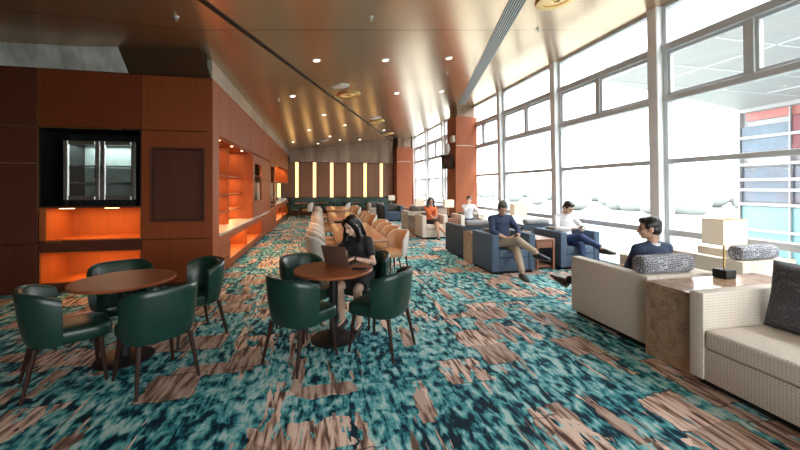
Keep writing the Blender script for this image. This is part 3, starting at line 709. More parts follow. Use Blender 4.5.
# ------------------------------------------------------------------ chairs
def barrel_section(th, a, b, zt, zb, t, flare=.10, lean=.03, inner=0.0):
    """one upright slice of a wrap-around chair back at angle th (0 = straight behind)"""
    e = 2.6
    cx, cy = math.sin(th), -math.cos(th)
    k = (abs(cx) ** e + abs(cy) ** e) ** (-1 / e)
    out = []
    def P(off, z):
        f = 1 - flare * (1 - (z - zb) / (.80 - zb))
        back = lean * (z - zb) / (.8 - zb) * max(0, -cy)
        return V(((a * f - off) * cx * k, (b * f - off) * cy * k - back, z))
    zm = zb + (zt - zb) * .5
    out += [P(.006, zb), P(-.008, zb + .06), P(-.012, zm), P(-.004, zt - .05), P(.0, zt - .014), P(.012, zt), P(t - .012, zt), P(t, zt - .016), P(t + .004, zm), P(t, zb)]
    return out
def barrel_back(a, b, h_back, h_tip, zb, t, thm=118, drop0=55, n=36, pw=2, **kw):
    rings = []
    for i in range(n + 1):
        th = R(-thm + 2 * thm * i / n); q = max(0, (abs(math.degrees(th)) - drop0) / (thm - drop0))
        zt = h_back - (h_back - h_tip) * (q ** pw)
        rings.append(barrel_section(th, a, b, zt, zb, t, **kw))
    return rings
def taper_leg(p, q, r0, r1): return MB().tube([p, q], [r0, r1], 10)
def make_green_chair():
    t = thing('dining_chair', 'x', 'chair')
    rings = barrel_back(.285, .265, .80, .725, .375, .05, 82, 25, pw=2.2, flare=.13)
    bk = MB().loft(rings).build('backrest', 'green', t, angle=50)
    MB().tube([r[5] * 1.0 for r in rings], .0065, 6).build('piping', 'green_pipe', bk)
    mb = MB(); pts = []
    for j in range(36):
        a = 2 * PI * j / 36; c, s = math.cos(a), math.sin(a); k = (abs(c) ** 5 + abs(s) ** 5) ** (-.2)
        pts.append((.218 * c * k * (1 + .10 * s), .228 * s * k + .06))
    prof = [(.94, .365), (1.0, .38), (1.0, .445), (.97, .465), (.88, .474), (.5, .478)]
    mb.loft([[V((x * f, (y - .06) * f + .06, z)) for x, y in pts] for f, z in prof])
    mb.build('seat', 'green', t, angle=50)
    for sx in (-1, 1):
        for sy in (-1, 1):
            taper_leg((sx * .185, .19 * sy + .01, .375), (sx * .225, .235 * sy - (.02 if sy < 0 else 0), 0), .021, .012).build('leg', 'leg_wood', t)
    return t
gc = Proto(make_green_chair())
GC = 'green leather dining chairs'
for x, y, dx, dy, l in [
    (-2.05, 3.47, .82, .57, 'dark green leather chair left of the empty round table, seen side on'),
    (-1.34, 3.36, -.67, .74, 'dark green leather chair with its back to us in front of the left round table'),
    (-1.33, 4.22, -.77, -.64, 'dark green leather chair on the corridor side of the left round table'),
    (-1.98, 4.20, .55, -.83, 'dark green leather chair behind the left round table, mostly hidden by the tabletop'),
    (-.17, 3.43, .70, .71, 'green leather chair with its back to us, left front of the laptop table'),
    (.60, 3.49, -.76, .65, 'green leather chair with its back to us, right front of the laptop table'),
    (-.14, 4.20, .70, -.71, 'empty green leather chair behind the laptop table on its left'),
    (.52, 4.27, -.66, -.75, 'green leather chair the woman with the laptop sits on')]:
    gc.put((x, y, 0), face(dx, dy), l, None)
for x, y, dx, dy, l in [
    (-1.35, 18.4, 1, .1, 'small distant green chair at the end of the worktop counter'),
    (.55, 19.45, -1, .1, 'distant green chair at the small table in front of the banquette'),
    (1.45, 19.35, -.2, 1, 'distant green chair right of the long tables in front of the banquette')]:
    gc.put((x, y, 0), face(dx, dy), l, None)

def make_tub_chair():
    t = thing('tub_chair', 'x', 'chair')
    rings = barrel_back(.27, .26, .82, .66, .36, .030, 78, 25, pw=2.6, flare=.14)
    MB().loft(rings).build('shell', 'cream', t, angle=50)
    inn = [[p for p in r] for r in barrel_back(.241, .231, .814, .655, .40, .022, 76.5, 25, pw=2.6, flare=.14)]
    MB().loft(inn).build('lining', 'tan', t, angle=50)
    mb = MB(); pts = []
    for j in range(32):
        a = 2 * PI * j / 32; c, s = math.cos(a), math.sin(a); k = (abs(c) ** 4 + abs(s) ** 4) ** (-.25)
        pts.append((.222 * c * k, .24 * s * k + .03))
    mb.loft([[V((x * f, (y - .03) * f + .03, z)) for x, y in pts] for f, z in [(.95, .37), (1, .385), (1, .45), (.96, .468), (.8, .475)]])
    mb.build('seat', 'tan', t, angle=50)
    for sx in (-1, 1):
        for sy in (-1, 1): taper_leg((sx * .17, .17 * sy, .375), (sx * .21, .22 * sy, 0), .017, .011).build('leg', 'leg_wood', t)
    return t
tc = Proto(make_tub_chair())
ordn = ['nearest', 'second', 'third', 'fourth', 'fifth', 'sixth', 'seventh', 'eighth', 'ninth', 'tenth']
for i, y in enumerate([5.98, 6.74, 7.42, 8.14, 9.95, 10.75, 11.75, 14.0, 15.2]):
    tc.put((.06, y, 0), face(1, .38), '%s cream barrel chair in the row left of the long tables' % ordn[i], 'cream barrel chairs left of the long tables')
for i, y in enumerate([6.28, 6.98, 7.66, 8.32, 9.95, 10.7, 11.5, 14.0, 15.2]):
    tc.put((1.27, y, 0), face(-1, -.50), '%s tan-lined barrel chair in the row right of the long tables' % ordn[i], 'tan-lined barrel chairs right of the long tables')
for x, y, l in ((-.62, 18.7, 'pale grey barrel chair standing apart by the green banquette, near the counter'), (1.2, 18.0, 'pale barrel chair at the far end of the third long table')):
    tc.put((x, y, 0), face(-1, .2), l, None)

# ------------------------------------------------------------------ tables
def make_round_table():
    t = thing('round_table', 'x', 'table')
    MB().lathe([(.001, .712), (.395, .712), (.408, .720), (.41, .735), (.405, .742), (.001, .742)], seg=64).build('tabletop', 'table', t, angle=30)
    MB().cyl((0, 0, .02), .045, .68, 24).build('pole', 'black', t)
    MB().lathe([(.001, 0), (.235, 0), (.235, .012), (.22, .02), (.05, .03), (.001, .03)], seg=48).build('base_plate', 'black', t)
    MB().cyl((0, 0, .695), .16, .017, 24).build('mounting_plate', 'black', t)
    return t
rt = Proto(make_round_table())
rt.put((-1.78, 3.81, 0), 0, 'empty round wood table on a black pedestal at the left', None)
rt.put((.14, 3.82, 0), .3, 'round wood table in the middle with a laptop on it', None)
def make_long_table():
    t = thing('long_table', 'x', 'table')
    MB().box(-.42, .42, -1.4, 1.4, .70, .745, .008, 2).build('tabletop', 'bar_table', t)
    for y in (-1.05, 1.05):
        l = MB().box(-.05, .05, y - .05, y + .05, .03, .70, .006, 1).build('leg', 'black', t)
        f = MB().box(-.30, .30, y - .06, y + .06, 0, .03, .008, 1).build('foot', 'black', t); f.parent = l
    MB().box(-.03, .03, -1.05, 1.05, .62, .69).build('stretcher', 'black', t)
    return t
lt = Proto(make_long_table())
for y, l in ((7.1, 'long wood communal table right behind the woman with the laptop'), (10.9, 'second long wood communal table down the middle of the room'), (14.7, 'farthest long wood communal table before the green banquette')):
    lt.put((.66, y, 0), 0, l, 'long communal tables')
def make_small_table():
    t = thing('cafe_table', 'x', 'table')
    MB().box(-.34, .34, -.34, .34, .71, .74, .008, 2).build('tabletop', 'table', t)
    MB().cyl((0, 0, .02), .035, .69, 16).build('pole', 'black', t); MB().lathe([(.001, 0), (.22, 0), (.22, .015), (.03, .03)]).build('base_plate', 'black', t)
    return t
stb = Proto(make_small_table())
for x, y, l in ((-.98, 19.75, 'small square wood table at the left end of the green banquette'), (.1, 20.1, 'small square wood table in front of the middle of the green banquette'), (1.85, 20.1, 'small square wood table in front of the right half of the green banquette')):
    stb.put((x, y, 0), 0, l, 'small tables along the banquette')
t = thing('banquette', 'long dark green upholstered banquette bench along the far lattice wall', 'bench', (1.2, 21.0, 0))
MB().box(-2.85, 2.95, -.28, .34, 0, .36, .02).build('base', 'cab_dark', t)
for i in range(4):
    x0 = -2.85 + i * 1.45
    MB().box(x0 + .004, x0 + 1.446, -.32, .20, .36, .48, .035, 3).build('seat_cushion', 'banq', t)
    MB().box(x0 + .004, x0 + 1.446, .16, .34, .44, .97, .04, 3).build('backrest', 'banq', t)

# ------------------------------------------------------------------ lounge seats
def make_lounge(w, d, m, mc, back=True):
    """boxy armchair with arms as high as its back; faces +Y, centred on its footprint"""
    t = thing('armchair', 'x', 'armchair'); h = .72; a = .13; hw, hd = w / 2, d / 2
    for s in (-1, 1): MB().box(s * hw, s * (hw - a), -hd, hd, .05, h, .014, 2).build('armrest', m, t)
    MB().box(-hw + a, hw - a, -hd, -hd + .17, .05, h, .014, 2).build('backrest', m, t)
    MB().box(-hw + a, hw - a, -hd + .17, hd - .012, .05, .29, .012, 2).build('seat_base', m, t)
    MB().box(-hw + a + .004, hw - a - .004, -hd + .17, hd - .004, .295, .44, .03, 3).build('seat_cushion', mc, t)
    if back: MB().box(-hw + a + .03, hw - a - .03, -hd + .15, -hd + .29, .42, .74, .05, 3, Matrix.Translation((0, 0, .03))).build('back_cushion', 'dark_cush', t)
    MB().box(-hw + .04, hw - .04, -hd + .04, hd - .05, 0, .05).build('plinth', 'black', t)
    return t
D_ = .9
lw = Proto(make_lounge(.86, 1.08, 'tweed', 'tweed', False)); lw9 = Proto(make_lounge(.82, .88, 'tweed', 'tweed'))
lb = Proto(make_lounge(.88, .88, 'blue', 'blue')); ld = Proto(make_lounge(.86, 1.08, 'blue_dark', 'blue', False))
N_, S_ = 0, PI                                      # facing away from / towards the photographer
lw.put((3.555, 3.41, 0), N_, 'ivory tweed armchair holding the man in the navy jacket seen from behind', None)
lw.put((5.25, 3.72, 0), N_, 'ivory tweed armchair by the window behind the lit table lamp', None)
lb.put((3.50, 6.39, 0), S_, 'blue armchair with the man in khaki trousers', None)
lb.put((4.97, 6.45, 0), S_, 'blue armchair by the window with the man in the white shirt and dark blue trousers', None)
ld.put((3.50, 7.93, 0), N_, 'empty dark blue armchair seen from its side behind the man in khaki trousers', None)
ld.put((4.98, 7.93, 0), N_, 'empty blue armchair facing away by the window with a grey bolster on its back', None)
lw9.put((3.46, 10.90, 0), S_, 'white armchair with the woman in the orange top', None)
lw9.put((4.72, 10.90, 0), S_, 'white armchair with the man touching his face', None)
lw.put((3.50, 12.92, 0), N_, 'white armchair facing away with a dark bolster, directly behind the woman in orange', None)
lw.put((4.95, 14.35, 0), N_, 'white armchair between the near wood column and the windows', None)
lb.put((3.38, 16.75, 0), S_, 'small distant blue armchair facing us', None)
ld.put((3.36, 18.35, 0), N_, 'distant dark blue armchair facing the far wall', None)
lw9.put((3.0, 19.75, 0), S_, 'farthest white armchair just in front of the green banquette', None)
lw9.put((4.80, 16.75, 0), S_, 'distant white armchair near the windows beside the far blue one', None)

# foreground sofa
t = thing('sofa', 'large ivory tweed sofa cut off by the right edge of the photo', 'sofa', (3.5, 1.3, 0))
y0, y1 = .35, 2.365
def spart(mb, name, m, **kw): return part(t, mb, name, m, **kw)
for a, b in ((y1 - .11, y1), (y0, y0 + .11)): spart(MB().box(3.0, 4.0, a, b, .05, .745, .014, 2), 'armrest', 'tweed')
spart(MB().box(3.80, 4.0, y0 + .11, y1 - .11, .05, .745, .014, 2), 'backrest', 'tweed')
spart(MB().box(3.012, 3.80, y0 + .11, y1 - .11, .05, .30, .012, 2), 'seat_base', 'tweed')
for a, b in ((1.36, y1 - .115), (y0 + .115, 1.35)): spart(MB().box(3.004, 3.80, a, b, .305, .455, .035, 3), 'seat_cushion', 'tweed')
spart(MB().box(3.05, 3.95, y0 + .05, y1 - .05, 0, .05), 'plinth', 'black')
def cushion(name, label, loc, size, m, rot):
    o = thing(name, label, 'cushion', loc); w, h, d = size
    mb = MB(); n = 14; rings = []
    def pt(u, v, s):
        k = (1 - abs(u) ** 3.2) * (1 - abs(v) ** 3.2)
        return V((u * w / 2 * (1 - .05 * (1 - abs(v))), s * d / 2 * max(0, k) ** .45, v * h / 2 * (1 - .05 * (1 - abs(u)))))
    g = {}
    for s in (-1, 1):
        for i in range(n + 1):
            for j in range(n + 1):
                edge = i in (0, n) or j in (0, n)
                key = (i, j, 0 if edge else s)
                if key not in g: g[key] = mb.bm.verts.new(pt(-1 + 2 * i / n, -1 + 2 * j / n, s))
        for i in range(n):
            for j in range(n):
                q = [g[(a, b, 0 if (a in (0, n) or b in (0, n)) else s)] for a, b in ((i, j), (i + 1, j), (i + 1, j + 1), (i, j + 1))]
                mb.bm.faces.new(q if s > 0 else q[::-1])
    c = mb.build('cover', m, o, angle=80)
    o.rotation_euler = rot
    return o
cushion('throw_cushion', 'square dark patterned cushion leaning on the back of the foreground sofa', (3.66, 1.93, .72), (.60, .55, .20), 'hex_dark', (R(12), 0, R(90)))
def bolster(label, loc, L, m, rz, h=.17, d=.20):
    o = thing('bolster_cushion', label, 'cushion', loc, rz)
    mb = MB(); rings = []
    for i, x in enumerate([-1, -.97, -.9, -.6, 0, .6, .9, .97, 1]):
        k = [.55, .85, .97, 1, 1.02, 1, .97, .85, .55][i]
        ring = []
        for j in range(20):
            a = 2 * PI * j / 20; c, s = math.cos(a), math.sin(a); q = (abs(c) ** 3 + abs(s) ** 3) ** (-1 / 3)
            ring.append(V((x * L / 2, c * q * d / 2 * k, s * q * h / 2 * (k * .5 + .5) + h / 2)))
        rings.append(ring)
    mb.loft(rings).build('cover', m, o, angle=60); return o
ZT = .722
bolster('grey hexagon-patterned bolster behind the head of the man in the navy jacket', (3.47, 3.00, ZT - .001), .62, 'hex', 0, .18)
bolster('grey hexagon-patterned bolster on the window armchair behind the lamp', (5.17, 3.30, ZT - .001), .58, 'hex', 0)
bolster('pale grey bolster on the dark blue armchair behind the man in khaki trousers', (3.52, 7.50, ZT - .001), .64, 'grey_cush', 0, .13)
bolster('pale grey bolster along the back of the blue armchair nearest the windows', (4.98, 7.50, ZT - .001), .64, 'grey_cush', 0, .13)
bolster('dark grey bolster on the white armchair behind the woman in orange', (3.50, 12.5, ZT - .001), .66, 'dark_cush', 0, .16)
bolster('grey bolster on the white armchair behind the wood column', (4.95, 13.92, ZT - .001), .62, 'grey_cush', 0, .14)
cushion('scatter_cushion', 'light grey cushion beside the man touching his face', (4.98, 11.12, .62), (.40, .34, .13), 'grey_cush', (R(-8), 0, R(0)))

# stone tables between the back-to-back seats
def stone_table(x0, x1, y0, y1, h, label):
    t = thing('stone_table', label, 'side table', ((x0 + x1) / 2, (y0 + y1) / 2, 0)); w, d = (x1 - x0) / 2, (y1 - y0) / 2
    MB().box(-w, w, -d, d, h - .04, h, .004, 1).build('tabletop', 'stone', t)
    for s in (-1, 1): MB().box(s * w, s * (w - .12), -d, d, 0, h - .041, .004, 1).build('end_panel', 'stone', t)
    MB().box(-w + .12, w - .12, -d + .06, d - .06, 0, h - .05).build('core', 'black', t)
stone_table(3.06, 4.45, 2.38, 2.83, .70, 'brown marble waterfall table between the foreground sofa and the ivory armchair')
stone_table(3.08, 4.45, 6.86, 7.34, .64, 'tan stone slab table between the two blue armchairs standing back to back')
stone_table(3.08, 4.45, 11.40, 12.32, .60, 'pale stone table between the white armchairs standing back to back')
stone_table(3.0, 4.3, 17.25, 17.75, .60, 'farthest stone table between the distant blue armchairs')
def wood_side(x, y, label):
    t = thing('wood_side_table', label, 'side table', (x, y, 0)); w, d, h = .20, .30, .60
    MB().box(-w, w, -d, d, h - .03, h, .005, 1).build('tabletop', 'side_wood', t)
    for sx in (-1, 1):
        for sy in (-1, 1): MB().box(sx * w, sx * (w - .045), sy * d, sy * (d - .045), 0, h - .031, .004, 1).build('leg', 'side_wood', t)
    dr = MB().box(-w + .048, w - .048, -d + .01, d - .05, h - .17, h - .04, .004, 1).build('drawer', 'side_wood', t)
    MB().box(-w + .05, w - .05, -d + .05, d - .05, .05, .08).build('shelf', 'side_wood', t)
wood_side(4.235, 6.36, 'wood side table with open legs between the two seated men on blue armchairs')
wood_side(4.08, 10.80, 'wood side table between the woman in orange and the man touching his face')
wood_side(4.10, 16.7, 'distant wood side table between the far blue and white armchairs')

# lamps
def make_lamp():
    t = thing('table_lamp', 'x', 'lamp')
    MB().box(-.065, .065, -.065, .065, 0, .085, .008, 2).build('base', 'black', t)
    MB().cyl((0, 0, .085), .010, .30, 12).build('pole', 'gold', t)
    mb = MB(); w, d, z0, z1, q = .15, .10, .335, .585, .004
    for b in ((-w, w, -d, -d + q), (-w, w, d - q, d), (-w, -w + q, -d + q, d - q), (w - q, w, -d + q, d - q)): mb.box(b[0], b[1], b[2], b[3], z0, z1)
    s = mb.build('lamp_shade', 'shade', t, smooth=False)
    for z in (z0, z1 - .006):
        rim = MB()
        for b in ((-w - .001, w + .001, -d - .001, -d + .003), (-w - .001, w + .001, d - .003, d + .001), (-w - .001, -w + .003, -d, d), (w - .003, w + .001, -d, d)): rim.box(b[0], b[1], b[2], b[3], z, z + .006)
        r = rim.build('rim', 'gold', t, smooth=False); r.parent = s
    MB().ball((0, 0, .45), .04).build('bulb', 'strip', t)
    return t
lp = Proto(make_lamp())
for x, y, z, l in ((3.91, 2.74, .70, 'lit table lamp with a rectangular cream shade on the brown marble table'), (4.27, 7.1, .64, 'table lamp with a pale shade behind the man in khaki trousers'),
                   (4.08, 10.95, .60, 'table lamp between the woman in orange and the man touching his face'), (3.36, 11.9, .60, 'table lamp on the pale stone table behind the woman in orange'),
                   (3.5, 17.5, .60, 'farthest table lamp above the distant blue armchairs')):
    lp.put((x, y, z + .001), 0, l, None)
t = thing('magazine', 'magazine lying on the wood side table between the men on blue armchairs', 'magazine', (4.24, 6.33, .601), .15)
MB().box(-.10, .10, -.14, .14, 0, .008, .002, 1).build('pages', 'white_paint', t); MB().box(-.101, .101, -.141, .141, .008, .010).build('cover', 'laptop', t)

# laptop and phone on the middle table
lx, ly = .185, 3.93
fx, fy = .66, .75                                   # the side the woman sits on
t = thing('laptop', 'open laptop on the middle round table, its lid towards us', 'laptop', (lx, ly, .743), face(fx, fy))
MB().box(-.165, .165, 0, .225, 0, .014, .004, 2).build('base', 'laptop', t)
MB().box(-.145, .145, .03, .125, .0135, .0155).build('keyboard', 'black_plastic', t)
MB().box(-.05, .05, .14, .21, .0135, .015).build('touchpad', 'black', t)
lm = Matrix.Translation((0, 0, .014)) @ Matrix.Rotation(R(20), 4, 'X')
ld_ = MB().box(-.165, .165, -.008, 0, 0, .225, .004, 2, lm).build('lid', 'laptop', t)
s = MB().box(-.155, .155, .0005, .0015, .012, .215, mtx=lm).build('screen', 'screen', t); s.parent = ld_
t = thing('phone', 'dark phone lying on the middle round table beside the laptop', 'phone', (.40, 3.72, .743), face(.9, -.3))
MB().box(-.037, .037, -.075, .075, 0, .009, .003, 2).build('body', 'black', t); MB().box(-.033, .033, -.070, .070, .009, .0095).build('screen', 'screen', t)

# ------------------------------------------------------------------ people
def bend(a, b, l1, l2, pole):
    """middle joint of a two-bone limb from a to b, bent towards pole"""
    a, b = V(a), V(b); d = b - a; L = min(d.length, (l1 + l2) * .999)
    n = d.normalized(); x = (l1 * l1 - l2 * l2 + L * L) / (2 * L); h = math.sqrt(max(0, l1 * l1 - x * x))
    p = V(pole); p = (p - n * p.dot(n)).normalized()
    return a + n * x + p * h, a + n * L
def hand(mb, wrist, d, palm, side, k=1.0, curl=25, spread=4):
    """five fingers; d = direction of the fingers, palm = palm normal, side = thumb side"""
    d = V(d).normalized(); palm = V(palm); palm = (palm - d * palm.dot(d)).normalized()
    th = V(side); th = (th - d * th.dot(d) - palm * th.dot(palm)).normalized()
    w = V(wrist)
    mb.tube([w - d * .03 * k, w, w + d * .03 * k, w + d * .065 * k, w + d * .095 * k], [(.024 * k, .020 * k), (.026 * k, .019 * k), (.036 * k, .017 * k), (.042 * k, .015 * k), (.040 * k, .012 * k)], 12, right=th)
    for i, (o, L) in enumerate(((.031, .072), (.0105, .082), (-.0105, .076), (-.030, .058))):
        p = w + d * (.088 - .006 * abs(i - 1)) * k + th * o * k; dd = d; pts = [p - d * .02 * k]; rad = [.0095 * k]
        dd = (d + th * (o * .35 / .03 * math.tan(R(spread)))).normalized()
        for s, f in enumerate((.45, .30, .25)):
            a = R(curl * (.8 + .35 * s) * (s + 1) / 1.5)
            q = (dd * math.cos(a) + palm * math.sin(a))
            pts.append(p); rad.append((.0094 - .0009 * s) * k); p = p + q * L * f * k
        pts.append(p); rad.append(.0062 * k)
        mb.tube(pts, rad, 8); mb.ball(p, .0066 * k, seg=8)
    p = w + d * .028 * k + th * .026 * k
    q1 = (d * .62 + th * .72 + palm * .25).normalized(); q2 = (d * .88 + th * .30 + palm * .38).normalized()
    pts = [p - q1 * .02 * k, p, p + q1 * .042 * k, p + q1 * .042 * k + q2 * .034 * k]
    mb.tube(pts, [.013 * k, .0135 * k, .0105 * k, .008 * k], 8); mb.ball(pts[-1], .0082 * k, seg=8)
def person(name_label, loc, rz, P):
    t = thing('person', name_label, 'person', loc, rz)
    k = P.get('k', 1.0); fem = P.get('fem', False)
    sh = P['seat'] + .095 * k                                          # hip joint height
    pel = V((P.get('px', 0), 0, sh)); lean = P.get('lean', 10); side = P.get('side', 0)
    ax = (Matrix.Rotation(R(-lean), 3, 'X') @ Matrix.Rotation(R(side), 3, 'Y')) @ V((0, 0, 1))
    bow = P.get('bow', 8)
    ax2 = (Matrix.Rotation(R(-lean - bow), 3, 'X') @ Matrix.Rotation(R(side), 3, 'Y')) @ V((0, 0, 1))
    wst = pel + ax * .17 * k; ch = wst + ax * .18 * k; nk = ch + ax2 * .155 * k
    sw = (.155 if fem else .180) * k
    tw = P.get('twist', 0); rt_ = Matrix.Rotation(R(tw), 3, 'Z') @ V((1, 0, 0))
    S = {s: nk - ax2 * .055 * k + rt_ * (s * sw) for s in (-1, 1)}
    Hp = {s: pel + V((s * .088 * k, 0, 0)) for s in (-1, 1)}
    f1 = .92 if fem else 1.0
    def torso(mb, g=0.0, top=True):
        rings = [(pel - ax * .08 * k, .125, .10), (pel - ax * .03 * k, .162, .122), (pel + ax * .06 * k, .158 if fem else .155, .118), (wst, .125 * f1 + .008, .098 if fem else .108), (wst + ax * .09 * k, .140 * f1, .108),
                 (ch, .162 * f1, .122 if fem else .118), (ch + ax2 * .07 * k, .172 * f1, .112), (nk - ax2 * .045 * k, .150 * f1, .085), (nk - ax2 * .012 * k, .085, .064)]
        if not top: rings = rings[:-1]
        mb.tube([r[0] for r in rings], [((r[1] * k + g), (r[2] * k + g)) for r in rings], 22, right=rt_)
        for s in (-1, 1):
            mb.ball(S[s] - ax2 * .005, .057 * k * f1 + g, seg=14)
            mb.tube([nk - ax2 * .03 * k, S[s]], [.055 * k + g, .050 * k * f1 + g], 12)
        if fem:
            for s in (-1, 1): mb.ball(ch + V((s * .066 * k, .078 * k, 0)) + ax * .0, (.058 * k + g, .05 * k + g, .06 * k + g), seg=14)
    E_, W_ = {}, {}
    for s, key in ((-1, 'L'), (1, 'R')):
        wr = P['hand' + key]; E_[s], W_[s] = bend(S[s], V(wr[0]), .275 * k, .245 * k, wr[1])
    K_, A_ = {}, {}
    for s, key in ((-1, 'L'), (1, 'R')):
        ft = P['foot' + key]; K_[s], A_[s] = bend(Hp[s], V(ft[0]), .42 * k, .41 * k, ft[1])
    af = .85 if fem else 1.0
    def arm(mb, s, g=0.0, frac=1.0):
        pts = [S[s], S[s].lerp(E_[s], .45), E_[s]]; rad = [.050 * k * af + g, .046 * k * af + g, .039 * k * af + g]
        if frac <= .5:
            e = S[s].lerp(E_[s], frac * 2); mb.tube([S[s], e], [.052 * k * af + g, .046 * k * af + g * 1.3], 12); return
        fr = (frac - .5) * 2
        pts += [E_[s].lerp(W_[s], .3 * fr), E_[s].lerp(W_[s], fr)]; rad += [.040 * k * af + g, (.040 - .016 * fr) * k * af + g]
        mb.tube(pts, rad, 12); mb.ball(E_[s], .039 * k * af + g, seg=12)
    def leg(mb, s, g=0.0, frac=1.0):
        pts = [Hp[s], Hp[s].lerp(K_[s], .5), K_[s]]; rad = [.083 * k + g, .070 * k + g, .053 * k + g]
        mb.tube(pts, rad, 14); mb.ball(Hp[s], .083 * k + g, seg=14); mb.ball(K_[s], .053 * k + g, seg=14)
        if frac > .5:
            fr = (frac - .5) * 2
            e = K_[s].lerp(A_[s], fr)
            back = (Hp[s] - K_[s]).normalized() * .012 * k
            mb.tube([K_[s], K_[s].lerp(A_[s], .3) + back, K_[s].lerp(A_[s], .65), e], [.052 * k + g, .054 * k + g, .042 * k + g, (.034 if fr > .9 else .04) * k + g * 1.2], 12)
    def footpts(s):
        key = 'L' if s < 0 else 'R'
        d = V(P['foot' + key][2]).normalized(); sole = (K_[s] - A_[s]).normalized(); up = (sole - d * sole.dot(d)).normalized()
        a = A_[s]; return a, d, up
    # ---- head frame
    hy, hp, hr = P.get('yaw', 0), P.get('pitch', 10), P.get('roll', 0)
    hm = Matrix.Rotation(R(hy), 3, 'Z') @ Matrix.Rotation(R(-hp), 3, 'X') @ Matrix.Rotation(R(hr), 3, 'Y')
    hb = nk + ax2 * .055 * k + V((0, .012, 0)); hc = hb + hm @ V((0, .018, .105 * k))
    hk = k * (.96 if fem else 1.0)
    def h(x, y, z): return hc + hm @ (V((x, y, z)) * hk)
    def hball(mb, p, r): mb.ball(h(*p), tuple(q * hk for q in r), hm, 20)
    # ---- the body: one continuous skin
    fs = .72 if P.get('heels') else 1.0
    mb = MB(); torso(mb)
    for s, key in ((-1, 'L'), (1, 'R')):
        arm(mb, s); leg(mb, s)
        a, d, up = footpts(s)
        mb.tube([a - d * .055 * k - up * .035 * k, a - up * .035 * k, a + d * .09 * k - up * .05 * k, a + d * .16 * k - up * .06 * k], [(x * k * fs, y * k * fs) for x, y in ((.030, .034), (.035, .042), (.042, .028), (.034, .016))], 12, right=d.cross(up))
        w = P['hand' + key]
        hand(mb, W_[s], w[2], w[3], w[4], k * (.90 if fem else 1.0), w[5] if len(w) > 5 else 25)
    mb.tube([nk - ax2 * .05 * k, nk, hb + hm @ V((0, -.012, .03)), h(0, -.02, -.03)], [.060 * k * f1, .050 * k * f1, .050 * k * f1, .052 * k * f1], 14)
    hball(mb, (0, -.012, .025), (.076, .096, .092)); hball(mb, (0, .022, -.035), (.060, .068, .076)); hball(mb, (0, .050, -.088), (.032, .032, .022))
    hball(mb, (0, .060, .030), (.055, .028, .022)); hball(mb, (-.036, .056, -.030), (.025, .026, .026)); hball(mb, (.036, .056, -.030), (.025, .026, .026))
    mb.tube([h(0, .078, .018), h(0, .100, -.018), h(0, .108, -.030)], [.009, .013, .011], 10); hball(mb, (0, .100, -.034), (.017, .014, .010))
    hball(mb, (0, .078, -.062), (.026, .016, .012))
    for s in (-1, 1): hball(mb, (s * .077, -.012, -.008), (.010, .022, .034))
    mb.build_voxel('body', P.get('skin', 'skin'), t, P.get('vox', .0065), 2)
    for s in (-1, 1):
        e = MB(); hball(e, (s * .031, .079, .004), (.014, .009, .0075)); e.build('eye', 'eye', t, label='dark eye')
    e = MB(); hball(e, (0, .090, -.060), (.022, .010, .0065)); e.build('lips', 'lip', t)
    e = MB()
    for s in (-1, 1): e.tube([h(s * .014, .087, .022), h(s * .032, .086, .028), h(s * .048, .074, .022)], [.0035, .0045, .003], 6)
    e.build('eyebrows', P['hair'][1], t)
    # ---- hair
    mb = MB(); kind = P['hair'][0]
    if kind == 'short':
        hball(mb, (0, -.026, .044), (.084, .098, .090)); hball(mb, (0, -.050, -.010), (.080, .066, .070)); hball(mb, (0, .040, .090), (.060, .050, .036))
        for s in (-1, 1): hball(mb, (s * .068, .004, .030), (.016, .040, .040))
    else:
        hball(mb, (0, -.028, .045), (.088, .102, .092)); hball(mb, (0, -.055, -.030), (.088, .066, .10))
        L = P['hair'][2]
        for s in (-1, 1):
            dn = V((0, 0, -1))
            p0 = h(s * .030, .040, .105); p1 = h(s * .076, .040, .045); p2 = h(s * .088, .010, -.045)
            p3 = p2.lerp(S[s], .35) + V((0, .02, -L * .25)); p4 = p3 + V((-s * .012, .015, -L * .45))
            mb.tube([p0, p1, p2, p3, p4], [(.030, .024), (.036, .022), (.044, .026), (.046, .026), (.022, .014)], 12)
        bk = h(0, -.085, -.02)
        mb.tube([h(0, -.07, .06), bk, nk + V((0, -.085, .02)), nk + V((0, -.105, -L * .55))], [(.075, .04), (.092, .045), (.088, .034), (.05, .016)], 16, right=(1, 0, 0))
    mb.build_voxel('hair', P['hair'][1], t, .008, 3)
    # ---- clothes
    g = .012
    mb = MB(); torso(mb, g, True)
    for s in (-1, 1): arm(mb, s, g, P.get('sleeve', 1.0) * .97)
    if P.get('hem'): mb.tube([pel + ax * .02, pel - ax * P['hem'] + V((0, .02, 0))], [(.172 * k, .14 * k), (.19 * k, .15 * k)], 20, right=(1, 0, 0))
    mb.build_voxel(P['top'][0], P['top'][1], t, .010, 7)
    if P.get('collar'):
        c = MB(); rr = []
        for j in range(24):
            a = 2 * PI * j / 24; rr.append((math.cos(a), math.sin(a)))
        base = nk + ax2 * .005
        c.loft([[base + rt_ * (x * q * k) + ax2.cross(rt_) * (y * q * k) + ax2 * z for x, y in rr] for q, z in ((.072, -.03), (.068, .012), (.064, .013), (.066, -.03))], caps=False, closed=True)
        c.build('collar', P['collar'], t)
    mb = MB()
    b = P['bottom']
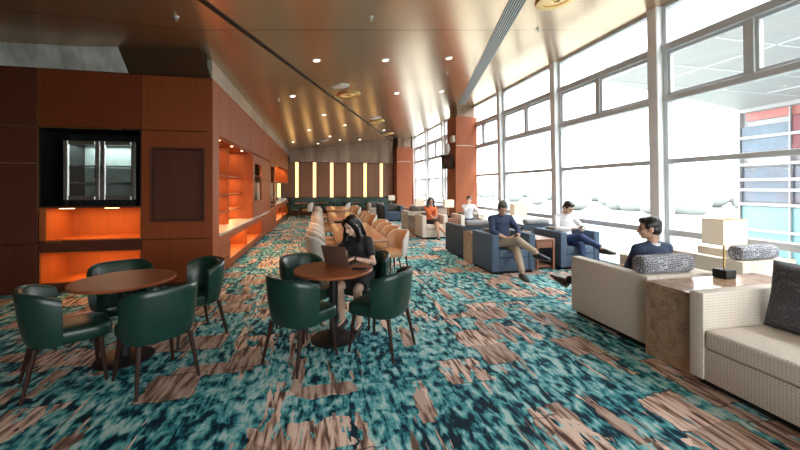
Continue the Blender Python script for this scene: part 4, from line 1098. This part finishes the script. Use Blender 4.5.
    if b[0] == 'skirt':
        mb.tube([pel + ax * .10, pel + ax * .02, pel - ax * .05], [(.150 * k, .118 * k), (.182 * k, .142 * k), (.16 * k, .13 * k)], 18, right=(1, 0, 0))
        for s in (-1, 1):
            e = Hp[s].lerp(K_[s], b[2]); mb.tube([Hp[s], e], [.104 * k, .086 * k], 16); mb.ball(Hp[s], .10 * k)
        e0, e1 = Hp[-1].lerp(K_[-1], b[2]), Hp[1].lerp(K_[1], b[2])
        mb.tube([(Hp[-1] + Hp[1]) / 2, (e0 + e1) / 2], [.10 * k, .085 * k], 14)
    else:
        mb.tube([pel + ax * .11, pel + ax * .03, pel - ax * .05, pel - ax * .09], [(.150 * k, .118 * k), (.176 * k, .136 * k), (.165 * k, .13 * k), (.11 * k, .09 * k)], 18, right=(1, 0, 0))
        for s in (-1, 1): leg(mb, s, .013, .95)
    mb.build_voxel(b[0], b[1], t, .010, 2)
    for s in (-1, 1):
        a, d, up = footpts(s); r = d.cross(up)
        mb = MB()
        if P.get('heels'):
            mb.tube([a - d * .05 * k - up * .045 * k, a + d * .02 - up * .055 * k, a + d * .10 * k - up * .062 * k, a + d * .175 * k - up * .068 * k], [(.040 * k, .034 * k), (.046 * k, .034 * k), (.052 * k, .032 * k), (.034 * k, .022 * k)], 12, right=r)
            mb.tube([a - d * .045 - up * .05, a - d * .04 - up * .095], [.014, .006], 8)
        else:
            mb.tube([a - d * .072 * k - up * .045 * k, a - d * .03 * k - up * .032 * k, a + d * .04 * k - up * .034 * k, a + d * .11 * k - up * .052 * k, a + d * .19 * k - up * .062 * k, a + d * .21 * k - up * .066 * k],
                    [(.030 * k, .032 * k), (.042 * k, .050 * k), (.046 * k, .046 * k), (.050 * k, .032 * k), (.036 * k, .022 * k), (.018 * k, .012 * k)], 14, right=r)
        sh_ = mb.build('shoe', P['shoe'], t, angle=70)
        if P.get('sole'):
            m2 = MB(); m2.tube([a - d * .072 * k - up * .078 * k, a - up * .082 * k, a + d * .11 * k - up * .084 * k, a + d * .20 * k - up * .082 * k], [(.034 * k, .010), (.044 * k, .011), (.050 * k, .010), (.028 * k, .009)], 14, right=r)
            so = m2.build('sole', P['sole'], t); so.parent = sh_
    if P.get('watch'):
        s = P['watch']; p = E_[s].lerp(W_[s], .93); d = (W_[s] - E_[s]).normalized()
        MB().tube([p - d * .011, p + d * .011], [.033 * k * af, .032 * k * af], 18).build('watch', 'black', t)
    t['_w'] = 0; del t['_w']
    return t, W_, h
def held_phone(label, owner, wpos, d, n, rot=0):
    o = thing('phone', label, 'phone'); M4 = owner.matrix_basis
    d = V(d).normalized(); n = V(n); n = (n - d * n.dot(d)).normalized(); x = d.cross(n)
    lm = Matrix((x, d, n)).transposed().to_4x4(); lm.translation = V(wpos)
    o.matrix_world = Matrix.Translation(owner.location) @ Matrix.Rotation(owner.rotation_euler[2], 4, 'Z') @ lm
    MB().box(-.036, .036, -.074, .074, -.0045, .0045, .003, 2).build('body', 'black_plastic', o); MB().box(-.032, .032, -.068, .068, .0045, .0052).build('screen', 'screen', o)

# the woman with the laptop: local +Y points to the table
WX, WY = .49, 4.27
person('woman in a black dress typing on the laptop at the middle round table', (WX, WY, 0), face(-.66, -.75), dict(
    k=.94, fem=True, seat=.475, lean=10, bow=12, pitch=26, yaw=-6, skin='skin_light', hair=('long', 'hair', .15), vox=.006,
    handL=((-.075, .265, .80), (-.6, -.3, -.5), (.25, 1, -.12), (0, -.1, -1), (1, 0, 0), 22), handR=((.085, .275, .80), (.6, -.3, -.5), (-.2, 1, -.12), (0, -.1, -1), (-1, 0, 0), 22),
    footL=((-.17, .30, .10), (-.3, .9, 1), (-.1, 1, -.35)), footR=((.05, .31, .10), (-.1, .9, 1), (.1, 1, -.35)),
    sleeve=.36, top=('dress_top', 'black_cloth'), bottom=('skirt', 'black_cloth', .82), shoe='shoe', heels=True, watch=-1))
# man in khaki trousers, right leg crossed over the left
mk, W, hh = person('man in a navy shirt and khaki trousers with crossed legs looking down at his phone', (3.41, 6.24, 0), S_, dict(
    k=1.07, seat=.42, lean=-5, bow=18, side=3, pitch=34, yaw=-10, hair=('short', 'hair_grey'),
    handL=((-.12, .36, .66), (-1, -.35, -.25), (.75, .55, .12), (-.3, -.4, .8), (.3, .8, .5), 40), handR=((.10, .33, .67), (1, -.3, -.3), (-.75, .6, .05), (.2, -.35, .9), (.2, .8, .5), 40),
    footL=((-.02, .68, .085), (.0, .6, 1), (.05, 1, -.05)), footR=((-.30, .70, .43), (.1, .3, 1), (-.55, 1, .0)),
    sleeve=.78, top=('shirt', 'navy_cloth'), collar='navy_cloth', bottom=('trousers', 'khaki'), shoe='shoe', sole='sole'))
held_phone('phone held in both hands by the man in khaki trousers', mk, W[-1] + V((.085, .075, .045)), (.15, .7, .45), (0, -.6, .8))
# man in the white shirt by the window
mw, W, hh = person('man in a white shirt and dark blue trousers reading his phone by the window', (4.88, 6.38, 0), S_, dict(
    k=1.04, seat=.42, lean=-2, bow=14, pitch=32, yaw=8, hair=('short', 'hair'), skin='skin_light',
    handL=((-.12, .36, .76), (-1, -.3, -.5), (.7, .6, .25), (-.2, -.4, .8), (.3, .8, .5), 38), handR=((.10, .34, .77), (1, -.3, -.5), (-.7, .6, .25), (.2, -.35, .9), (.2, .8, .5), 38),
    footL=((.0, .60, .085), (0, .6, 1), (0, 1, -.05)), footR=((-.30, .70, .44), (.1, .3, 1), (-.50, 1, .04)),
    sleeve=1.0, top=('shirt', 'white_cloth'), collar='white_cloth', bottom=('trousers', 'blue_jean'), shoe='shoe_brown', sole='sole'))
held_phone('phone held by the man in the white shirt by the window', mw, W[-1] + V((.08, .07, .05)), (.1, .7, .5), (0, -.6, .8))
# man in the navy jacket, seen from behind
person('man in a navy jacket seen from behind in the ivory armchair', (3.66, 3.42, 0), N_, dict(
    k=1.06, seat=.345, lean=-18, bow=14, pitch=5, yaw=50, hair=('short', 'hair'),
    handL=((-.10, .20, .60), (-.6, -.5, -.6), (.6, 1, -.15), (0, 0, -1), (1, 0, 0), 25), handR=((.10, .26, .62), (1, -.3, -.2), (-.4, 1, -.1), (0, 0, -1), (-1, 0, 0), 25),
    footL=((-.40, .82, .34), (-.2, .3, 1), (-.10, 1, .30)), footR=((.06, .70, .09), (.1, .6, 1), (.1, 1, -.05)),
    sleeve=1.0, top=('jacket', 'suit'), collar='white_cloth', bottom=('trousers', 'black_cloth'), shoe='shoe_brown', sole='sole'))
# woman in orange
person('woman with long dark hair in an orange top and black skirt with crossed legs', (3.44, 10.83, 0), S_, dict(
    k=1.0, fem=True, seat=.40, lean=-10, bow=8, pitch=8, yaw=4, skin='skin', hair=('long', 'hair', .30), vox=.008,
    handL=((-.06, .40, .66), (-1, -.3, -.3), (.8, .6, 0), (0, 0, -1), (0, 1, .2), 25), handR=((.06, .38, .64), (1, -.3, -.3), (-.8, .6, 0), (0, 0, -1), (0, 1, .2), 25),
    footL=((-.06, .56, .10), (0, .6, 1), (0, 1, -.35)), footR=((-.26, .66, .20), (.1, .4, 1), (-.3, 1, -.45)),
    sleeve=.85, top=('orange_top', 'orange'), bottom=('skirt', 'black_cloth', .80), shoe='shoe', heels=True))
# man touching his face
person('man in a white shirt raising one hand to his face before the wood column', (4.70, 10.78, 0), S_, dict(
    k=1.0, seat=.43, lean=0, bow=8, pitch=4, yaw=-14, skin='skin_light', hair=('short', 'hair'), vox=.008,
    handR=((.09, .20, 1.06), (.7, -.2, -.9), (-.22, -.12, 1), (-.4, -.9, 0), (-.8, .3, .2), 35), handL=((-.20, .40, .66), (-1, -.3, -.3), (.3, 1, -.1), (0, 0, -1), (1, 0, 0), 25),
    footL=((-.14, .56, .085), (0, .6, 1), (-.1, 1, -.05)), footR=((.14, .56, .085), (0, .6, 1), (.1, 1, -.05)),
    sleeve=.95, top=('shirt', 'white_cloth'), collar='white_cloth', bottom=('trousers', 'blue_jean'), shoe='shoe', sole='sole'))

# ------------------------------------------------------------------ light
def area(name, loc, rot, sx, sy, power, col):
    l = bpy.data.lights.new(name, 'AREA'); l.shape = 'RECTANGLE'; l.size, l.size_y = sx, sy; l.energy = power; l.color = col
    o = bpy.data.objects.new(name, l); C.objects.link(o); o.location = loc; o.rotation_euler = rot; return o
ORANGE = (1.0, .55, .22)
area('niche_light', (-3.38, 6.62, 1.262), (0, 0, 0), 1.0, .12, 3.2, ORANGE)
area('niche_light', (-3.38, 6.62, .592), (0, 0, 0), 1.0, .12, 3.2, ORANGE)
for y0_, y1_ in ((6.78, 8.45), (8.49, 9.95)):
    for z in (1.05, 1.41, 1.81, 2.46): area('shelf_light', (-2.20, (y0_ + y1_) / 2, z), (0, 0, 0), .06, y1_ - y0_ - .2, 4.0, ORANGE)
area('fridge_fill', (-3.345, 6.75, 2.26), (0, 0, 0), .8, .2, 3.0, (.9, 1, .98))  # added lamp, brightens the liner in place of door-glass reflections
area('base_niche_light', (-1.95, 9.5, .595), (0, 0, 0), .15, 3.5, 9.0, ORANGE)
area('far_niche_light', (-1.95, 17.5, .675), (0, 0, 0), .15, 5, 12, ORANGE)
area('far_shelf_light', (-1.95, 17.6, 2.46), (0, 0, 0), .15, 5, 16, ORANGE)
area('recess_light', (-1.95, 10.8, 2.23), (0, 0, 0), .12, .9, 2, ORANGE)
for x, y, _ in DL[:9]:
    l = bpy.data.lights.new('spot', 'SPOT'); l.energy = 60; l.color = (1, .86, .68); l.spot_size = R(85); l.spot_blend = .8; l.shadow_soft_size = .06
    o = bpy.data.objects.new('downlight_beam', l); C.objects.link(o); o.location = (x, y, on_ceiling(x) - .06)
for y in (7.4, 9.0, 11.0, 12.6):
    l = bpy.data.lights.new('spot', 'SPOT'); l.energy = 25; l.color = (1, .72, .42); l.spot_size = R(100); l.spot_blend = .9; l.shadow_soft_size = .04
    o = bpy.data.objects.new('counter_spot', l); C.objects.link(o); o.location = (XF - .08, y, 2.44); o.rotation_euler = (0, R(-18), 0)
sun = bpy.data.lights.new('sun', 'SUN'); sun.energy = 2.2; sun.angle = R(12); sun.color = (1, .95, .88)
o = bpy.data.objects.new('sun', sun); C.objects.link(o)
d = V((-.50, .28, -.95)).normalized(); o.rotation_euler = d.to_track_quat('-Z', 'Y').to_euler()
w = bpy.data.worlds.new('sky'); bpy.context.scene.world = w; w.use_nodes = True
nt = w.node_tree; bg = nt.nodes['Background']
tcn = node(nt, 'ShaderNodeTexCoord').outputs['Generated']
sp = node(nt, 'ShaderNodeSeparateXYZ', {0: tcn})
nt.links.new(ramp(nt, sp.outputs[2], [(0.0, (1, 1, 1)), (.25, (.97, .985, 1.0)), (.9, (.80, .90, 1.0))]), bg.inputs[0])
bg.inputs[1].default_value = 4.0
# the windows guide the sampling of sky light
por = area('window_portal', (5.95, 9.0, 2.35), (0, R(90), 0), 4.6, 24.2, 1, (1, 1, 1)); por.data.cycles.is_portal = True
por = area('window_portal', (2.1, -4.35, 1.87), (R(90), 0, 0), 6.2, 3.1, 1, (1, 1, 1)); por.data.cycles.is_portal = True

# ------------------------------------------------------------------ camera
cd = bpy.data.cameras.new('camera'); cam = bpy.data.objects.new('camera', cd); C.objects.link(cam)
cam.location = (0, 0, 1.6); cam.rotation_euler = (R(90), 0, -math.atan(80 / 356))
cd.sensor_width = 36; cd.lens = 356 / 800 * 36; cd.shift_y = -38 / 800; cd.clip_end = 1000
sc = bpy.context.scene; sc.camera = cam
sc.view_settings.view_transform = 'Standard'; sc.view_settings.look = 'None'
sc.view_settings.exposure = 1.2; sc.view_settings.gamma = 1.04
sc.cycles.use_denoising = True
sc.cycles.max_bounces = 10; sc.cycles.diffuse_bounces = 5; sc.cycles.glossy_bounces = 4; sc.cycles.transparent_max_bounces = 12
sc.cycles.sample_clamp_indirect = 8
